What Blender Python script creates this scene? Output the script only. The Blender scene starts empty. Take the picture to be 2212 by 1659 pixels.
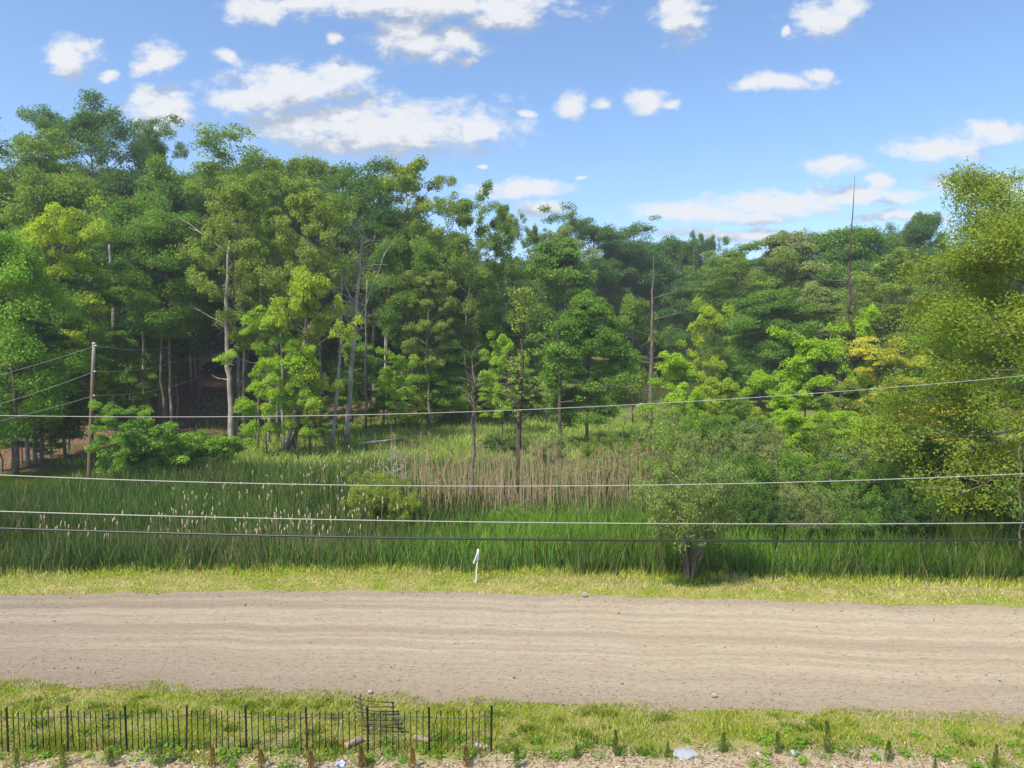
import bpy, math
import numpy as np
from mathutils import Vector

# ------------------------------------------------------------------ camera, sky, sun, exposure
SC = bpy.context.scene
COL = SC.collection
R = math.radians
CAM_H = 7.5
PITCH = R(3.2)
F = 1533.0            # focal length in units of a 2212 x 1659 picture
CX, CY = 1106.0, 829.5

cam_data = bpy.data.cameras.new('camera')
cam = bpy.data.objects.new('camera', cam_data)
COL.objects.link(cam)
cam.location = (0, 0, CAM_H)
cam.rotation_euler = (R(90) - PITCH, 0, 0)
cam_data.sensor_width = 36.0
cam_data.lens = 36.0 * F / 2212.0
cam_data.clip_start = 0.1
cam_data.clip_end = 3000
SC.camera = cam

SUN_DIR = Vector((-0.46, -0.52, 0.95)).normalized()     # towards the sun
SUN_EL = math.asin(SUN_DIR.z)
SUN_AZ = math.atan2(SUN_DIR.x, SUN_DIR.y)
sun_data = bpy.data.lights.new('sun', 'SUN')
sun_data.energy = 3.5
sun_data.angle = R(5.0)
sun_data.color = (1.0, 0.91, 0.74)
sun = bpy.data.objects.new('sun', sun_data)
COL.objects.link(sun)
sun.location = (-30, -20, 60)
sun.rotation_euler = (-SUN_DIR).to_track_quat('-Z', 'Y').to_euler()

SC.render.engine = 'CYCLES'
SC.view_settings.view_transform = 'Standard'
SC.view_settings.look = 'None'
EXPO = 0.85
SC.view_settings.exposure = EXPO
SC.view_settings.gamma = 1.0
SC.view_settings.use_curve_mapping = False
cy = SC.cycles
cy.max_bounces = 5
cy.diffuse_bounces = 2
cy.glossy_bounces = 2
cy.transmission_bounces = 4
cy.transparent_max_bounces = 4
cy.volume_bounces = 0
cy.caustics_reflective = False
cy.caustics_refractive = False
cy.use_denoising = True

SKY_STRENGTH = 0.14

def ray(px, py):
    """direction (x, y, z) of a picture point, world axes"""
    a = (px - CX) / F
    t = (CY - py) / F
    return np.array([a, math.cos(PITCH) + t * math.sin(PITCH), -math.sin(PITCH) + t * math.cos(PITCH)])

def at_y(px, py, Y):
    d = ray(px, py)
    return np.array([0, 0, CAM_H]) + d * (Y / d[1])

def at_z(px, py, z=0.0):
    d = ray(px, py)
    return np.array([0, 0, CAM_H]) + d * ((z - CAM_H) / d[2])

def build_world():
    w = bpy.data.worlds.new('World')
    SC.world = w
    w.use_nodes = True
    nt = w.node_tree
    nt.nodes.clear()
    N, L = nt.nodes, nt.links
    out = N.new('ShaderNodeOutputWorld')
    bg = N.new('ShaderNodeBackground')
    bg.inputs['Strength'].default_value = SKY_STRENGTH
    L.new(bg.outputs[0], out.inputs[0])
    sky = N.new('ShaderNodeTexSky')
    sky.sky_type = 'NISHITA'
    sky.sun_disc = False
    sky.sun_elevation = SUN_EL
    sky.sun_rotation = SUN_AZ
    sky.altitude = 0
    sky.air_density = 1.0
    sky.dust_density = 1.0
    sky.ozone_density = 4.0
    tc = N.new('ShaderNodeTexCoord')
    sep = N.new('ShaderNodeSeparateXYZ')
    L.new(tc.outputs['Generated'], sep.inputs[0])

    # cumulus banks: (x, y, half width, half height) as seen from the drone, turned into directions
    C = [(900, 4, 330, 40), (560, 18, 62, 34), (690, 2, 120, 20), (1095, 32, 90, 36), (870, 66, 60, 26),
         (920, 98, 118, 32), (985, 84, 48, 30), (148, 122, 62, 38), (196, 98, 26, 16), (225, 166, 20, 10),
         (336, 128, 44, 32), (310, 150, 42, 15), (492, 122, 32, 18), (716, 84, 22, 14), (1012, 132, 20, 12),
         (640, 190, 185, 46), (560, 214, 115, 34), (742, 170, 72, 36), (350, 245, 82, 48), (312, 212, 42, 26),
         (830, 276, 285, 58), (640, 270, 110, 32), (1030, 278, 66, 34), (820, 292, 270, 44),
         (1474, 46, 48, 42), (1450, 18, 36, 24), (1780, 40, 74, 34), (1832, 14, 50, 22), (1700, 66, 16, 10),
         (1228, 226, 38, 24), (1303, 226, 24, 14), (1404, 216, 46, 24), (1460, 226, 28, 9),
         (1680, 176, 100, 17), (1608, 184, 38, 14), (1776, 160, 24, 12), (1135, 246, 22, 9),
         (1130, 404, 112, 18), (1168, 448, 62, 17), (1040, 358, 20, 6), (1800, 358, 64, 19), (1895, 394, 38, 16),
         (2030, 326, 110, 26), (2150, 286, 84, 25), (1500, 458, 160, 22), (1680, 440, 170, 24), (1850, 424, 150, 18),
         (2110, 400, 96, 28), (1600, 505, 190, 12), (1950, 466, 110, 11), (1267, 380, 14, 4), (1640, 470, 90, 12)]
    g = bpy.data.node_groups.new('cloud_density', 'ShaderNodeTree')
    g.interface.new_socket('P', in_out='INPUT', socket_type='NodeSocketVector')
    g.interface.new_socket('D', in_out='OUTPUT', socket_type='NodeSocketFloat')
    gi = g.nodes.new('NodeGroupInput')
    go = g.nodes.new('NodeGroupOutput')
    warp = g.nodes.new('ShaderNodeTexNoise')
    warp.inputs['Scale'].default_value = 14
    warp.inputs['Detail'].default_value = 3
    g.links.new(gi.outputs[0], warp.inputs['Vector'])
    wm = g.nodes.new('ShaderNodeVectorMath'); wm.operation = 'MULTIPLY_ADD'
    wm.inputs[1].default_value = (0.05, 0.022, 0)
    g.links.new(warp.outputs['Color'], wm.inputs[0])
    off = g.nodes.new('ShaderNodeVectorMath'); off.operation = 'SUBTRACT'
    off.inputs[1].default_value = (0.025, 0.011, 0)
    g.links.new(gi.outputs[0], off.inputs[0])
    g.links.new(off.outputs[0], wm.inputs[2])
    P = wm.outputs[0]
    acc = None
    for (x, y, a, b) in C:
        d = ray(x, y)
        u, v = d[0] / d[1], d[2] / d[1]
        sa, sb = F / (a * 1.08), F / (b * 1.22)
        ma = g.nodes.new('ShaderNodeVectorMath'); ma.operation = 'MULTIPLY_ADD'
        ma.inputs[1].default_value = (sa, sb, 0)
        ma.inputs[2].default_value = (-u * sa, -v * sb, 0)
        g.links.new(P, ma.inputs[0])
        dt = g.nodes.new('ShaderNodeVectorMath'); dt.operation = 'LENGTH'
        g.links.new(ma.outputs[0], dt.inputs[0])
        if acc is None:
            acc = dt.outputs['Value']
        else:
            mn = g.nodes.new('ShaderNodeMath'); mn.operation = 'SMOOTH_MIN'
            mn.inputs[2].default_value = 0.12
            g.links.new(acc, mn.inputs[0])
            g.links.new(dt.outputs['Value'], mn.inputs[1])
            acc = mn.outputs[0]
    fb = g.nodes.new('ShaderNodeTexNoise')
    fb.inputs['Scale'].default_value = 27
    fb.inputs['Detail'].default_value = 9
    fb.inputs['Roughness'].default_value = 0.66
    st = g.nodes.new('ShaderNodeVectorMath'); st.operation = 'MULTIPLY'
    st.inputs[1].default_value = (1.0, 1.7, 1)
    g.links.new(gi.outputs[0], st.inputs[0])
    g.links.new(st.outputs[0], fb.inputs['Vector'])
    n1 = g.nodes.new('ShaderNodeMath'); n1.operation = 'MULTIPLY_ADD'
    n1.inputs[1].default_value = 2.1
    n1.inputs[2].default_value = 0.14
    g.links.new(fb.outputs[0], n1.inputs[0])
    sub = g.nodes.new('ShaderNodeMath'); sub.operation = 'SUBTRACT'
    g.links.new(n1.outputs[0], sub.inputs[0])
    g.links.new(acc, sub.inputs[1])
    g.links.new(sub.outputs[0], go.inputs[0])

    # u = x / y, v = z / y in front of the drone; the same sky goes on elsewhere with scattered noise cumulus
    ay = N.new('ShaderNodeMath'); ay.operation = 'MAXIMUM'; ay.inputs[1].default_value = 0.02
    L.new(sep.outputs['Y'], ay.inputs[0])
    du = N.new('ShaderNodeMath'); du.operation = 'DIVIDE'
    L.new(sep.outputs['X'], du.inputs[0]); L.new(ay.outputs[0], du.inputs[1])
    dv = N.new('ShaderNodeMath'); dv.operation = 'DIVIDE'
    L.new(sep.outputs['Z'], dv.inputs[0]); L.new(ay.outputs[0], dv.inputs[1])
    cmb = N.new('ShaderNodeCombineXYZ')
    L.new(du.outputs[0], cmb.inputs[0]); L.new(dv.outputs[0], cmb.inputs[1])
    g1 = N.new('ShaderNodeGroup'); g1.node_tree = g
    L.new(cmb.outputs[0], g1.inputs[0])
    up = N.new('ShaderNodeVectorMath'); up.operation = 'ADD'
    up.inputs[1].default_value = (-0.010, 0.034, 0)
    L.new(cmb.outputs[0], up.inputs[0])
    g2 = N.new('ShaderNodeGroup'); g2.node_tree = g
    L.new(up.outputs[0], g2.inputs[0])
    # the sky overhead and behind: cumulus on a plane
    az = N.new('ShaderNodeMath'); az.operation = 'MAXIMUM'; az.inputs[1].default_value = 0.06
    L.new(sep.outputs['Z'], az.inputs[0])
    pu = N.new('ShaderNodeMath'); pu.operation = 'DIVIDE'
    L.new(sep.outputs['X'], pu.inputs[0]); L.new(az.outputs[0], pu.inputs[1])
    pv = N.new('ShaderNodeMath'); pv.operation = 'DIVIDE'
    L.new(sep.outputs['Y'], pv.inputs[0]); L.new(az.outputs[0], pv.inputs[1])
    pc = N.new('ShaderNodeCombineXYZ')
    L.new(pu.outputs[0], pc.inputs[0]); L.new(pv.outputs[0], pc.inputs[1])
    pn = N.new('ShaderNodeTexNoise')
    pn.inputs['Scale'].default_value = 1.1
    pn.inputs['Detail'].default_value = 7
    L.new(pc.outputs[0], pn.inputs['Vector'])
    pm = N.new('ShaderNodeMapRange')
    pm.inputs['From Min'].default_value = 0.56
    pm.inputs['From Max'].default_value = 0.66
    L.new(pn.outputs[0], pm.inputs['Value'])
    # how far outside the banks listed above
    au = N.new('ShaderNodeMath'); au.operation = 'ABSOLUTE'
    L.new(du.outputs[0], au.inputs[0])
    vs = N.new('ShaderNodeMath'); vs.operation = 'MULTIPLY'; vs.inputs[1].default_value = 1.45
    L.new(dv.outputs[0], vs.inputs[0])
    mx = N.new('ShaderNodeMath'); mx.operation = 'MAXIMUM'
    L.new(au.outputs[0], mx.inputs[0]); L.new(vs.outputs[0], mx.inputs[1])
    ms = N.new('ShaderNodeMapRange')
    ms.inputs['From Min'].default_value = 0.82
    ms.inputs['From Max'].default_value = 1.05
    L.new(mx.outputs[0], ms.inputs['Value'])
    gen = N.new('ShaderNodeMath'); gen.operation = 'MULTIPLY'
    L.new(pm.outputs[0], gen.inputs[0]); L.new(ms.outputs[0], gen.inputs[1])
    cov = N.new('ShaderNodeMapRange'); cov.interpolation_type = 'SMOOTHSTEP'
    cov.inputs['From Min'].default_value = 0.0
    cov.inputs['From Max'].default_value = 0.85
    L.new(g1.outputs[0], cov.inputs['Value'])
    al = N.new('ShaderNodeMath'); al.operation = 'MAXIMUM'
    L.new(cov.outputs[0], al.inputs[0]); L.new(gen.outputs[0], al.inputs[1])
    # relief of the banks: the upper, sunward side bright, the base grey
    df = N.new('ShaderNodeMath'); df.operation = 'SUBTRACT'
    L.new(g1.outputs[0], df.inputs[0]); L.new(g2.outputs[0], df.inputs[1])
    sh = N.new('ShaderNodeMapRange'); sh.interpolation_type = 'SMOOTHSTEP'
    sh.inputs['From Min'].default_value = -0.50
    sh.inputs['From Max'].default_value = 0.42
    L.new(df.outputs[0], sh.inputs['Value'])
    cc = N.new('ShaderNodeMix'); cc.data_type = 'RGBA'
    k = 1.0 / SKY_STRENGTH / 2 ** EXPO
    cc.inputs['A'].default_value = (0.48 * k, 0.53 * k, 0.63 * k, 1)
    cc.inputs['B'].default_value = (0.90 * k, 0.91 * k, 0.93 * k, 1)
    L.new(sh.outputs[0], cc.inputs['Factor'])
    mixn = N.new('ShaderNodeMix'); mixn.data_type = 'RGBA'
    am = N.new('ShaderNodeMath'); am.operation = 'MULTIPLY'; am.inputs[1].default_value = 0.94
    L.new(al.outputs[0], am.inputs[0])
    L.new(am.outputs[0], mixn.inputs['Factor'])
    tint = N.new('ShaderNodeMix'); tint.data_type = 'RGBA'; tint.blend_type = 'MULTIPLY'
    tint.inputs['Factor'].default_value = 1.0
    tint.inputs['B'].default_value = (0.82, 0.865, 0.90, 1)
    L.new(sky.outputs[0], tint.inputs['A'])
    L.new(tint.outputs['Result'], mixn.inputs['A'])
    L.new(cc.outputs['Result'], mixn.inputs['B'])
    L.new(mixn.outputs['Result'], bg.inputs['Color'])
build_world()
SC.world.cycles.sampling_method = 'MANUAL'
SC.world.cycles.sample_map_resolution = 256

# ------------------------------------------------------------------ helpers
def tag(o, label=None, cat=None, group=None, kind=None):
    if label: o['label'] = label
    if cat: o['category'] = cat
    if group: o['group'] = group
    if kind: o['kind'] = kind
    return o

def make_mesh(name, verts, faces, attrs=None, mats=None, smooth=False, colors=None, uv=None):
    """verts (n,3); faces: list of int arrays (m,k)"""
    me = bpy.data.meshes.new(name)
    verts = np.asarray(verts, dtype=np.float32)
    me.vertices.add(len(verts))
    me.vertices.foreach_set('co', verts.ravel())
    fl = [np.asarray(f, dtype=np.int32) for f in faces if len(f)]
    nl = sum(f.size for f in fl)
    npoly = sum(len(f) for f in fl)
    me.loops.add(nl)
    me.loops.foreach_set('vertex_index', np.concatenate([f.ravel() for f in fl]))
    me.polygons.add(npoly)
    starts, s = [], 0
    for f in fl:
        m, k = f.shape
        starts.append(s + np.arange(m, dtype=np.int32) * k)
        s += m * k
    me.polygons.foreach_set('loop_start', np.concatenate(starts))
    if smooth:
        me.polygons.foreach_set('use_smooth', np.ones(npoly, dtype=bool))
    for nm, arr in (attrs or {}).items():
        at = me.attributes.new(nm, 'FLOAT', 'POINT')
        at.data.foreach_set('value', np.asarray(arr, dtype=np.float32))
    for nm, arr in (colors or {}).items():
        at = me.attributes.new(nm, 'FLOAT_COLOR', 'POINT')
        a4 = np.ones((len(verts), 4), dtype=np.float32)
        a4[:, :3] = arr
        at.data.foreach_set('color', a4.ravel())
    me.update(calc_edges=True)
    for m in (mats or []):
        me.materials.append(m)
    return me

def obj(name, me, parent=None, loc=None):
    o = bpy.data.objects.new(name, me)
    COL.objects.link(o)
    if parent is not None:
        o.parent = parent
    if loc is not None:
        o.location = loc
    return o

def empty(name, loc=(0, 0, 0), rz=0.0):
    o = bpy.data.objects.new(name, None)
    o.empty_display_size = 0.3
    COL.objects.link(o)
    o.location = loc
    o.rotation_euler = (0, 0, rz)
    return o

class Tubes:
    """collects tapered tubes along polylines into one mesh"""
    def __init__(self):
        self.v, self.f, self.n = [], [], 0
    def add(self, pts, rad, k=5, cap=True):
        pts = np.asarray(pts, dtype=float)
        n = len(pts)
        rad = np.broadcast_to(np.asarray(rad, dtype=float), (n,))
        tan = np.gradient(pts, axis=0)
        tan /= np.maximum(np.linalg.norm(tan, axis=1, keepdims=True), 1e-9)
        mt = pts[-1] - pts[0]
        ref = np.array([0.0, 0, 1.0]) if abs(mt[2]) < 0.8 * np.linalg.norm(mt) else np.array([1.0, 0.13, 0])
        b = np.cross(tan, ref)
        b /= np.maximum(np.linalg.norm(b, axis=1, keepdims=True), 1e-9)
        c = np.cross(b, tan)
        a = np.arange(k) * 2 * math.pi / k
        ring = pts[:, None, :] + rad[:, None, None] * (np.cos(a)[None, :, None] * b[:, None, :] + np.sin(a)[None, :, None] * c[:, None, :])
        base = self.n
        self.v.append(ring.reshape(-1, 3))
        i = np.arange(n - 1)[:, None] * k
        j = np.arange(k)[None, :]
        jn = (j + 1) % k
        q = np.stack([i + j, i + jn, i + k + jn, i + k + j], axis=-1).reshape(-1, 4) + base
        self.f.append(q)
        self.n += n * k
        if cap:
            for e, flip in ((0, True), (n - 1, False)):
                self.v.append(pts[e][None, :])
                ci = self.n; self.n += 1
                idx = base + e * k + np.arange(k)
                nx = base + e * k + (np.arange(k) + 1) % k
                tri = np.stack([idx, nx, np.full(k, ci), np.full(k, ci)], axis=1)
                t3 = tri[:, :3]
                if flip: t3 = t3[:, ::-1]
                self.f.append(t3)
        return self
    def mesh(self, name, mat, smooth=True):
        q = [f for f in self.f if f.shape[1] == 4]
        t = [f for f in self.f if f.shape[1] == 3]
        fs = []
        if q: fs.append(np.concatenate(q))
        if t: fs.append(np.concatenate(t))
        return make_mesh(name, np.concatenate(self.v), fs, mats=[mat], smooth=smooth)

def box_mesh(name, mat, sx, sy, sz, z0=0.0, bev=0.0):
    import bmesh
    bm = bmesh.new()
    bmesh.ops.create_cube(bm, size=1.0)
    for v in bm.verts:
        v.co = Vector((v.co.x * sx, v.co.y * sy, (v.co.z + 0.5) * sz + z0))
    if bev > 0:
        bmesh.ops.bevel(bm, geom=bm.edges[:], offset=bev, segments=2, affect='EDGES')
    me = bpy.data.meshes.new(name)
    bm.to_mesh(me); bm.free()
    me.materials.append(mat)
    return me

def noise2(x, y, seed=0, scale=1.0, octaves=3):
    """smooth value noise, vectorised"""
    x = np.asarray(x, dtype=float) / scale
    y = np.asarray(y, dtype=float) / scale
    tot, amp, s = 0.0, 1.0, 0.0
    for o in range(octaves):
        xi, yi = np.floor(x).astype(np.int64), np.floor(y).astype(np.int64)
        fx, fy = x - xi, y - yi
        fx, fy = fx * fx * (3 - 2 * fx), fy * fy * (3 - 2 * fy)
        def h(a, b):
            n = (a * 374761393 + b * 668265263 + (seed + o * 17) * 1274126177) & 0x7fffffff
            n = ((n ^ (n >> 13)) * 1274126177) & 0x7fffffff
            n = n ^ (n >> 16)
            return (n & 0xffff) / 65535.0
        v = (h(xi, yi) * (1 - fx) + h(xi + 1, yi) * fx) * (1 - fy) + (h(xi, yi + 1) * (1 - fx) + h(xi + 1, yi + 1) * fx) * fy
        tot = tot + v * amp
        s += amp
        amp *= 0.5
        x, y = x * 2.03 + 11.3, y * 2.03 + 5.7
    return tot / s

def sstep(a, b, x):
    t = np.clip((x - a) / (b - a), 0, 1)
    return t * t * (3 - 2 * t)

# ------------------------------------------------------------------ materials
class NT:
    def __init__(self, name):
        self.m = bpy.data.materials.new(name)
        self.m.use_nodes = True
        self.t = self.m.node_tree
        self.t.nodes.clear()
        self.out = self.t.nodes.new('ShaderNodeOutputMaterial')
    def n(self, typ, **kw):
        nd = self.t.nodes.new(typ)
        for k, v in kw.items():
            if k in ('inp',):
                for a, b in v.items():
                    nd.inputs[a].default_value = b
            else:
                setattr(nd, k, v)
        return nd
    def l(self, a, b):
        self.t.links.new(a, b)
    def ramp(self, src, stops):
        r = self.n('ShaderNodeValToRGB')
        e = r.color_ramp.elements
        while len(e) < len(stops):
            e.new(0.5)
        for el, (p, c) in zip(e, stops):
            el.position = p
            el.color = (*c, 1)
        self.l(src, r.inputs[0])
        return r.outputs[0]
    def noise(self, vec, scale, detail=4, rough=0.55, stretch=None):
        if stretch:
            mp = self.n('ShaderNodeMapping')
            mp.inputs['Scale'].default_value = stretch
            self.l(vec, mp.inputs[0])
            vec = mp.outputs[0]
        t = self.n('ShaderNodeTexNoise', inp={'Scale': scale, 'Detail': detail, 'Roughness': rough})
        self.l(vec, t.inputs['Vector'])
        return t.outputs[0]
    def mix(self, fac, a, b, mode='MIX'):
        m = self.n('ShaderNodeMix', data_type='RGBA', blend_type=mode)
        for s, key in ((fac, 'Factor'), (a, 'A'), (b, 'B')):
            if isinstance(s, (int, float)):
                m.inputs[key].default_value = s
            elif isinstance(s, tuple):
                m.inputs[key].default_value = (*s, 1)
            else:
                self.l(s, m.inputs[key])
        return m.outputs['Result']
    def surf(self, s):
        self.l(s, self.out.inputs[0])
        return self.m

def mat_leaf(name='foliage', trans=0.42, gloss=0.02):
    t = NT(name)
    oi = t.n('ShaderNodeObjectInfo')
    at = t.n('ShaderNodeAttribute', attribute_name='lv')
    geo = t.n('ShaderNodeNewGeometry')
    big = t.noise(geo.outputs['Position'], 0.35, 3)
    # leaf to leaf: darker blue-green to lighter yellow-green
    c1 = t.mix(at.outputs['Fac'], (1.30, 1.40, 1.35), (2.9, 2.85, 1.9))
    c2 = t.mix(1.0, oi.outputs['Color'], c1, 'MULTIPLY')
    v = t.ramp(big, [(0.3, (0.80, 0.84, 0.88)), (0.7, (1.2, 1.14, 1.0))])
    col = t.mix(1.0, c2, v, 'MULTIPLY')
    df = t.n('ShaderNodeBsdfDiffuse')
    t.l(col, df.inputs['Color'])
    tr = t.n('ShaderNodeBsdfTranslucent')
    ct = t.mix(1.0, col, (1.15, 1.2, 0.6), 'MULTIPLY')
    t.l(ct, tr.inputs['Color'])
    mx = t.n('ShaderNodeMixShader', inp={0: trans})
    t.l(df.outputs[0], mx.inputs[1]); t.l(tr.outputs[0], mx.inputs[2])
    gl = t.n('ShaderNodeBsdfGlossy', inp={'Roughness': 0.65})
    gl.inputs['Color'].default_value = (0.8, 0.85, 0.8, 1)
    m2 = t.n('ShaderNodeMixShader', inp={0: gloss})
    t.l(mx.outputs[0], m2.inputs[1]); t.l(gl.outputs[0], m2.inputs[2])
    return t.surf(m2.outputs[0])

def mat_blade(name='grass_blades', trans=0.35):
    t = NT(name)
    at = t.n('ShaderNodeAttribute', attribute_name='col')
    df = t.n('ShaderNodeBsdfDiffuse')
    t.l(at.outputs['Color'], df.inputs['Color'])
    tr = t.n('ShaderNodeBsdfTranslucent')
    t.l(at.outputs['Color'], tr.inputs['Color'])
    mx = t.n('ShaderNodeMixShader', inp={0: trans})
    t.l(df.outputs[0], mx.inputs[1]); t.l(tr.outputs[0], mx.inputs[2])
    return t.surf(mx.outputs[0])

def mat_bark(name, a, b, scale=6.0):
    t = NT(name)
    tc = t.n('ShaderNodeTexCoord')
    n1 = t.noise(tc.outputs['Object'], scale, 6, 0.65, (1, 1, 0.22))
    n2 = t.noise(tc.outputs['Object'], scale * 0.25, 3)
    c = t.mix(n1, a, b)
    c = t.mix(t.ramp(n2, [(0.4, (0, 0, 0)), (0.65, (1, 1, 1))]), c, tuple(x * 1.35 for x in b))
    bp = t.n('ShaderNodeBump', inp={'Strength': 0.6, 'Distance': 0.03})
    t.l(n1, bp.inputs['Height'])
    d = t.n('ShaderNodeBsdfDiffuse')
    t.l(c, d.inputs['Color']); t.l(bp.outputs[0], d.inputs['Normal'])
    return t.surf(d.outputs[0])

def mat_plain(name, col, rough=0.6, var=0.25, scale=8.0, metal=0.0):
    t = NT(name)
    tc = t.n('ShaderNodeTexCoord')
    n1 = t.noise(tc.outputs['Object'], scale, 5, 0.6)
    c = t.mix(n1, tuple(x * (1 - var) for x in col), tuple(min(1, x * (1 + var)) for x in col))
    p = t.n('ShaderNodeBsdfPrincipled', inp={'Roughness': rough, 'Metallic': metal})
    t.l(c, p.inputs['Base Color'])
    return t.surf(p.outputs[0])

M_LEAF = mat_leaf()
M_BLADE = mat_blade()
M_BARK = mat_bark('bark_brown', (0.055, 0.045, 0.035), (0.16, 0.135, 0.11))
M_BARK_PALE = mat_bark('bark_pale_grey', (0.075, 0.066, 0.055), (0.19, 0.17, 0.145))
M_BARK_DARK = mat_bark('bark_dark', (0.03, 0.024, 0.02), (0.10, 0.08, 0.065))
M_BARK_LIGHT = mat_bark('bark_light', (0.15, 0.135, 0.115), (0.33, 0.30, 0.26))
M_DEAD = mat_bark('dead_wood_grey', (0.14, 0.122, 0.11), (0.34, 0.31, 0.285))

# ------------------------------------------------------------------ ground
FOOT_X = np.array([-200, -90, -60, -40, -30, -10, 10, 40, 90, 200.0])
FOOT_Y = np.array([20, 34, 48, 60, 69, 82, 104, 165, 260, 400.0])
LIT_X = np.array([-200, -90, -60, -34, -29, -26, -22, -12, -4, 6, 20, 60.0])
LIT_Y = np.array([20, 26, 36, 42, 46, 60, 66, 76, 84, 130, 220, 400.0])

def road_edges(x):
    return np.interp(x, NEAR[:, 0], NEAR[:, 1]), np.interp(x, FAR[:, 0], FAR[:, 1])
NEAR = np.array([at_z(px, py)[:2] for px, py in ((-1400, 1446), (-300, 1472), (0, 1482), (350, 1493), (700, 1507), (1050, 1522), (1400, 1532), (1750, 1542), (2212, 1558), (2600, 1572), (4200, 1630))])
FAR = np.array([at_z(px, py)[:2] for px, py in ((-1900, 1300), (-300, 1289), (0, 1285), (350, 1279), (600, 1276), (900, 1278), (1300, 1288), (1700, 1300), (2212, 1312), (2600, 1322), (4600, 1370))])

def th(x, y):
    """height of the ground"""
    x = np.asarray(x, dtype=float); y = np.asarray(y, dtype=float)
    s = np.maximum(0, y - np.interp(x, FOOT_X, FOOT_Y))
    hill = 7.5 * (1 - np.exp(-s * 0.145 / 7.5)) * sstep(0, 8, s)
    ne, fe = road_edges(x)
    ditch = -0.45 * sstep(1.2, 4.5, y - fe) * (1 - sstep(60, 90, y))
    lip = 0.05 * sstep(0.3, 0.8, y - fe) * (1 - sstep(1.0, 2.2, y - fe))
    near = 0.10 * sstep(0.4, 1.3, ne - y)
    bump = (noise2(x, y, 3, 3.0, 3) - 0.5) * 0.10 * (sstep(0.4, 1.5, y - fe) + sstep(0.4, 1.2, ne - y))
    on = (1 - sstep(-0.8, -0.4, y - fe)) * (1 - sstep(-0.8, -0.4, ne - y))
    return hill + ditch + lip + near + bump - 0.10 * on

def th1(x, y):
    return float(th(np.array([x]), np.array([y]))[0])

def build_ground():
    ys = np.concatenate([np.arange(-60, 6, 3.0), np.arange(6, 28, 0.3), np.arange(28, 60, 0.8), np.arange(60, 120, 2.0), np.arange(120, 491, 10.0)])
    xp = np.concatenate([np.arange(0, 24, 0.45), np.arange(24, 60, 1.5), np.arange(60, 301, 10.0)])
    xs = np.concatenate([-xp[:0:-1], xp])
    X, Y = np.meshgrid(xs, ys)
    x, y = X.ravel(), Y.ravel()
    z = th(x, y)
    nx = len(xs)
    i = np.arange(len(ys) - 1)[:, None] * nx + np.arange(nx - 1)[None, :]
    q = np.stack([i, i + 1, i + nx + 1, i + nx], -1).reshape(-1, 4)
    ne, fe = road_edges(x)
    wob = (noise2(x, y, 9, 4.0, 3) - 0.5) * 6
    litter = sstep(-1.5, 2.5, y - np.interp(x, LIT_X, LIT_Y) + wob)
    dy = ne - y
    mulch = sstep(-0.15, 0.25, MULCH(x) - y + (noise2(x, y, 21, 0.9, 3) - 0.5) * 0.9)
    marsh = sstep(1.6, 3.2, y - fe)
    t = NT('ground_soil')
    geo = t.n('ShaderNodeNewGeometry')
    P = geo.outputs['Position']
    n1 = t.noise(P, 1.1, 6, 0.6)
    n2 = t.noise(P, 14, 5, 0.65)
    n3 = t.noise(P, 5.0, 5, 0.7)
    verge = t.mix(n2, (0.17, 0.16, 0.05), (0.48, 0.41, 0.19))
    verge = t.mix(t.ramp(n1, [(0.42, (0, 0, 0)), (0.6, (1, 1, 1))]), verge, (0.19, 0.23, 0.04))
    wet = t.mix(n3, (0.030, 0.045, 0.014), (0.075, 0.095, 0.028))
    leaf = t.mix(n3, (0.085, 0.05, 0.032), (0.22, 0.135, 0.088))
    leaf = t.mix(t.ramp(n2, [(0.45, (0, 0, 0)), (0.7, (1, 1, 1))]), leaf, (0.28, 0.19, 0.14))
    leaf = t.mix(t.ramp(n1, [(0.60, (0, 0, 0)), (0.75, (1, 1, 1))]), leaf, (0.05, 0.075, 0.022))
    mu = t.mix(n2, (0.22, 0.165, 0.11), (0.58, 0.49, 0.35))
    def a(nm):
        return t.n('ShaderNodeAttribute', attribute_name=nm).outputs['Fac']
    c = t.mix(a('marsh'), verge, wet)
    c = t.mix(a('mead'), c, t.mix(n3, (0.10, 0.135, 0.03), (0.22, 0.26, 0.075)))
    c = t.mix(a('litter'), c, leaf)
    c = t.mix(a('mulch'), c, mu)
    bp = t.n('ShaderNodeBump', inp={'Strength': 0.8, 'Distance': 0.06})
    t.l(n2, bp.inputs['Height'])
    d = t.n('ShaderNodeBsdfDiffuse')
    t.l(c, d.inputs['Color']); t.l(bp.outputs[0], d.inputs['Normal'])
    m = t.surf(d.outputs[0])
    me = make_mesh('ground', np.stack([x, y, z], 1), [q], attrs={'mead': sstep(40, 50, y + wob), 'litter': litter, 'mulch': mulch, 'marsh': marsh}, mats=[m], smooth=True)
    o = obj('ground', me)
    tag(o, 'ground running from the mulch strip past the marsh to the wooded slope', kind='structure')

def MULCH(x):
    # edge between the grass strip and the mulch, a line running just behind the saplings
    e = [at_z(px, py, 0.1) for px, py in ((-400, 1632), (0, 1630), (500, 1636), (1000, 1632), (1300, 1625), (1600, 1612), (1900, 1618), (2212, 1640), (2700, 1660))]
    xs = np.array([q[0] for q in e]); yy = np.array([q[1] for q in e])
    return np.interp(x, xs, yy)

build_ground()

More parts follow.
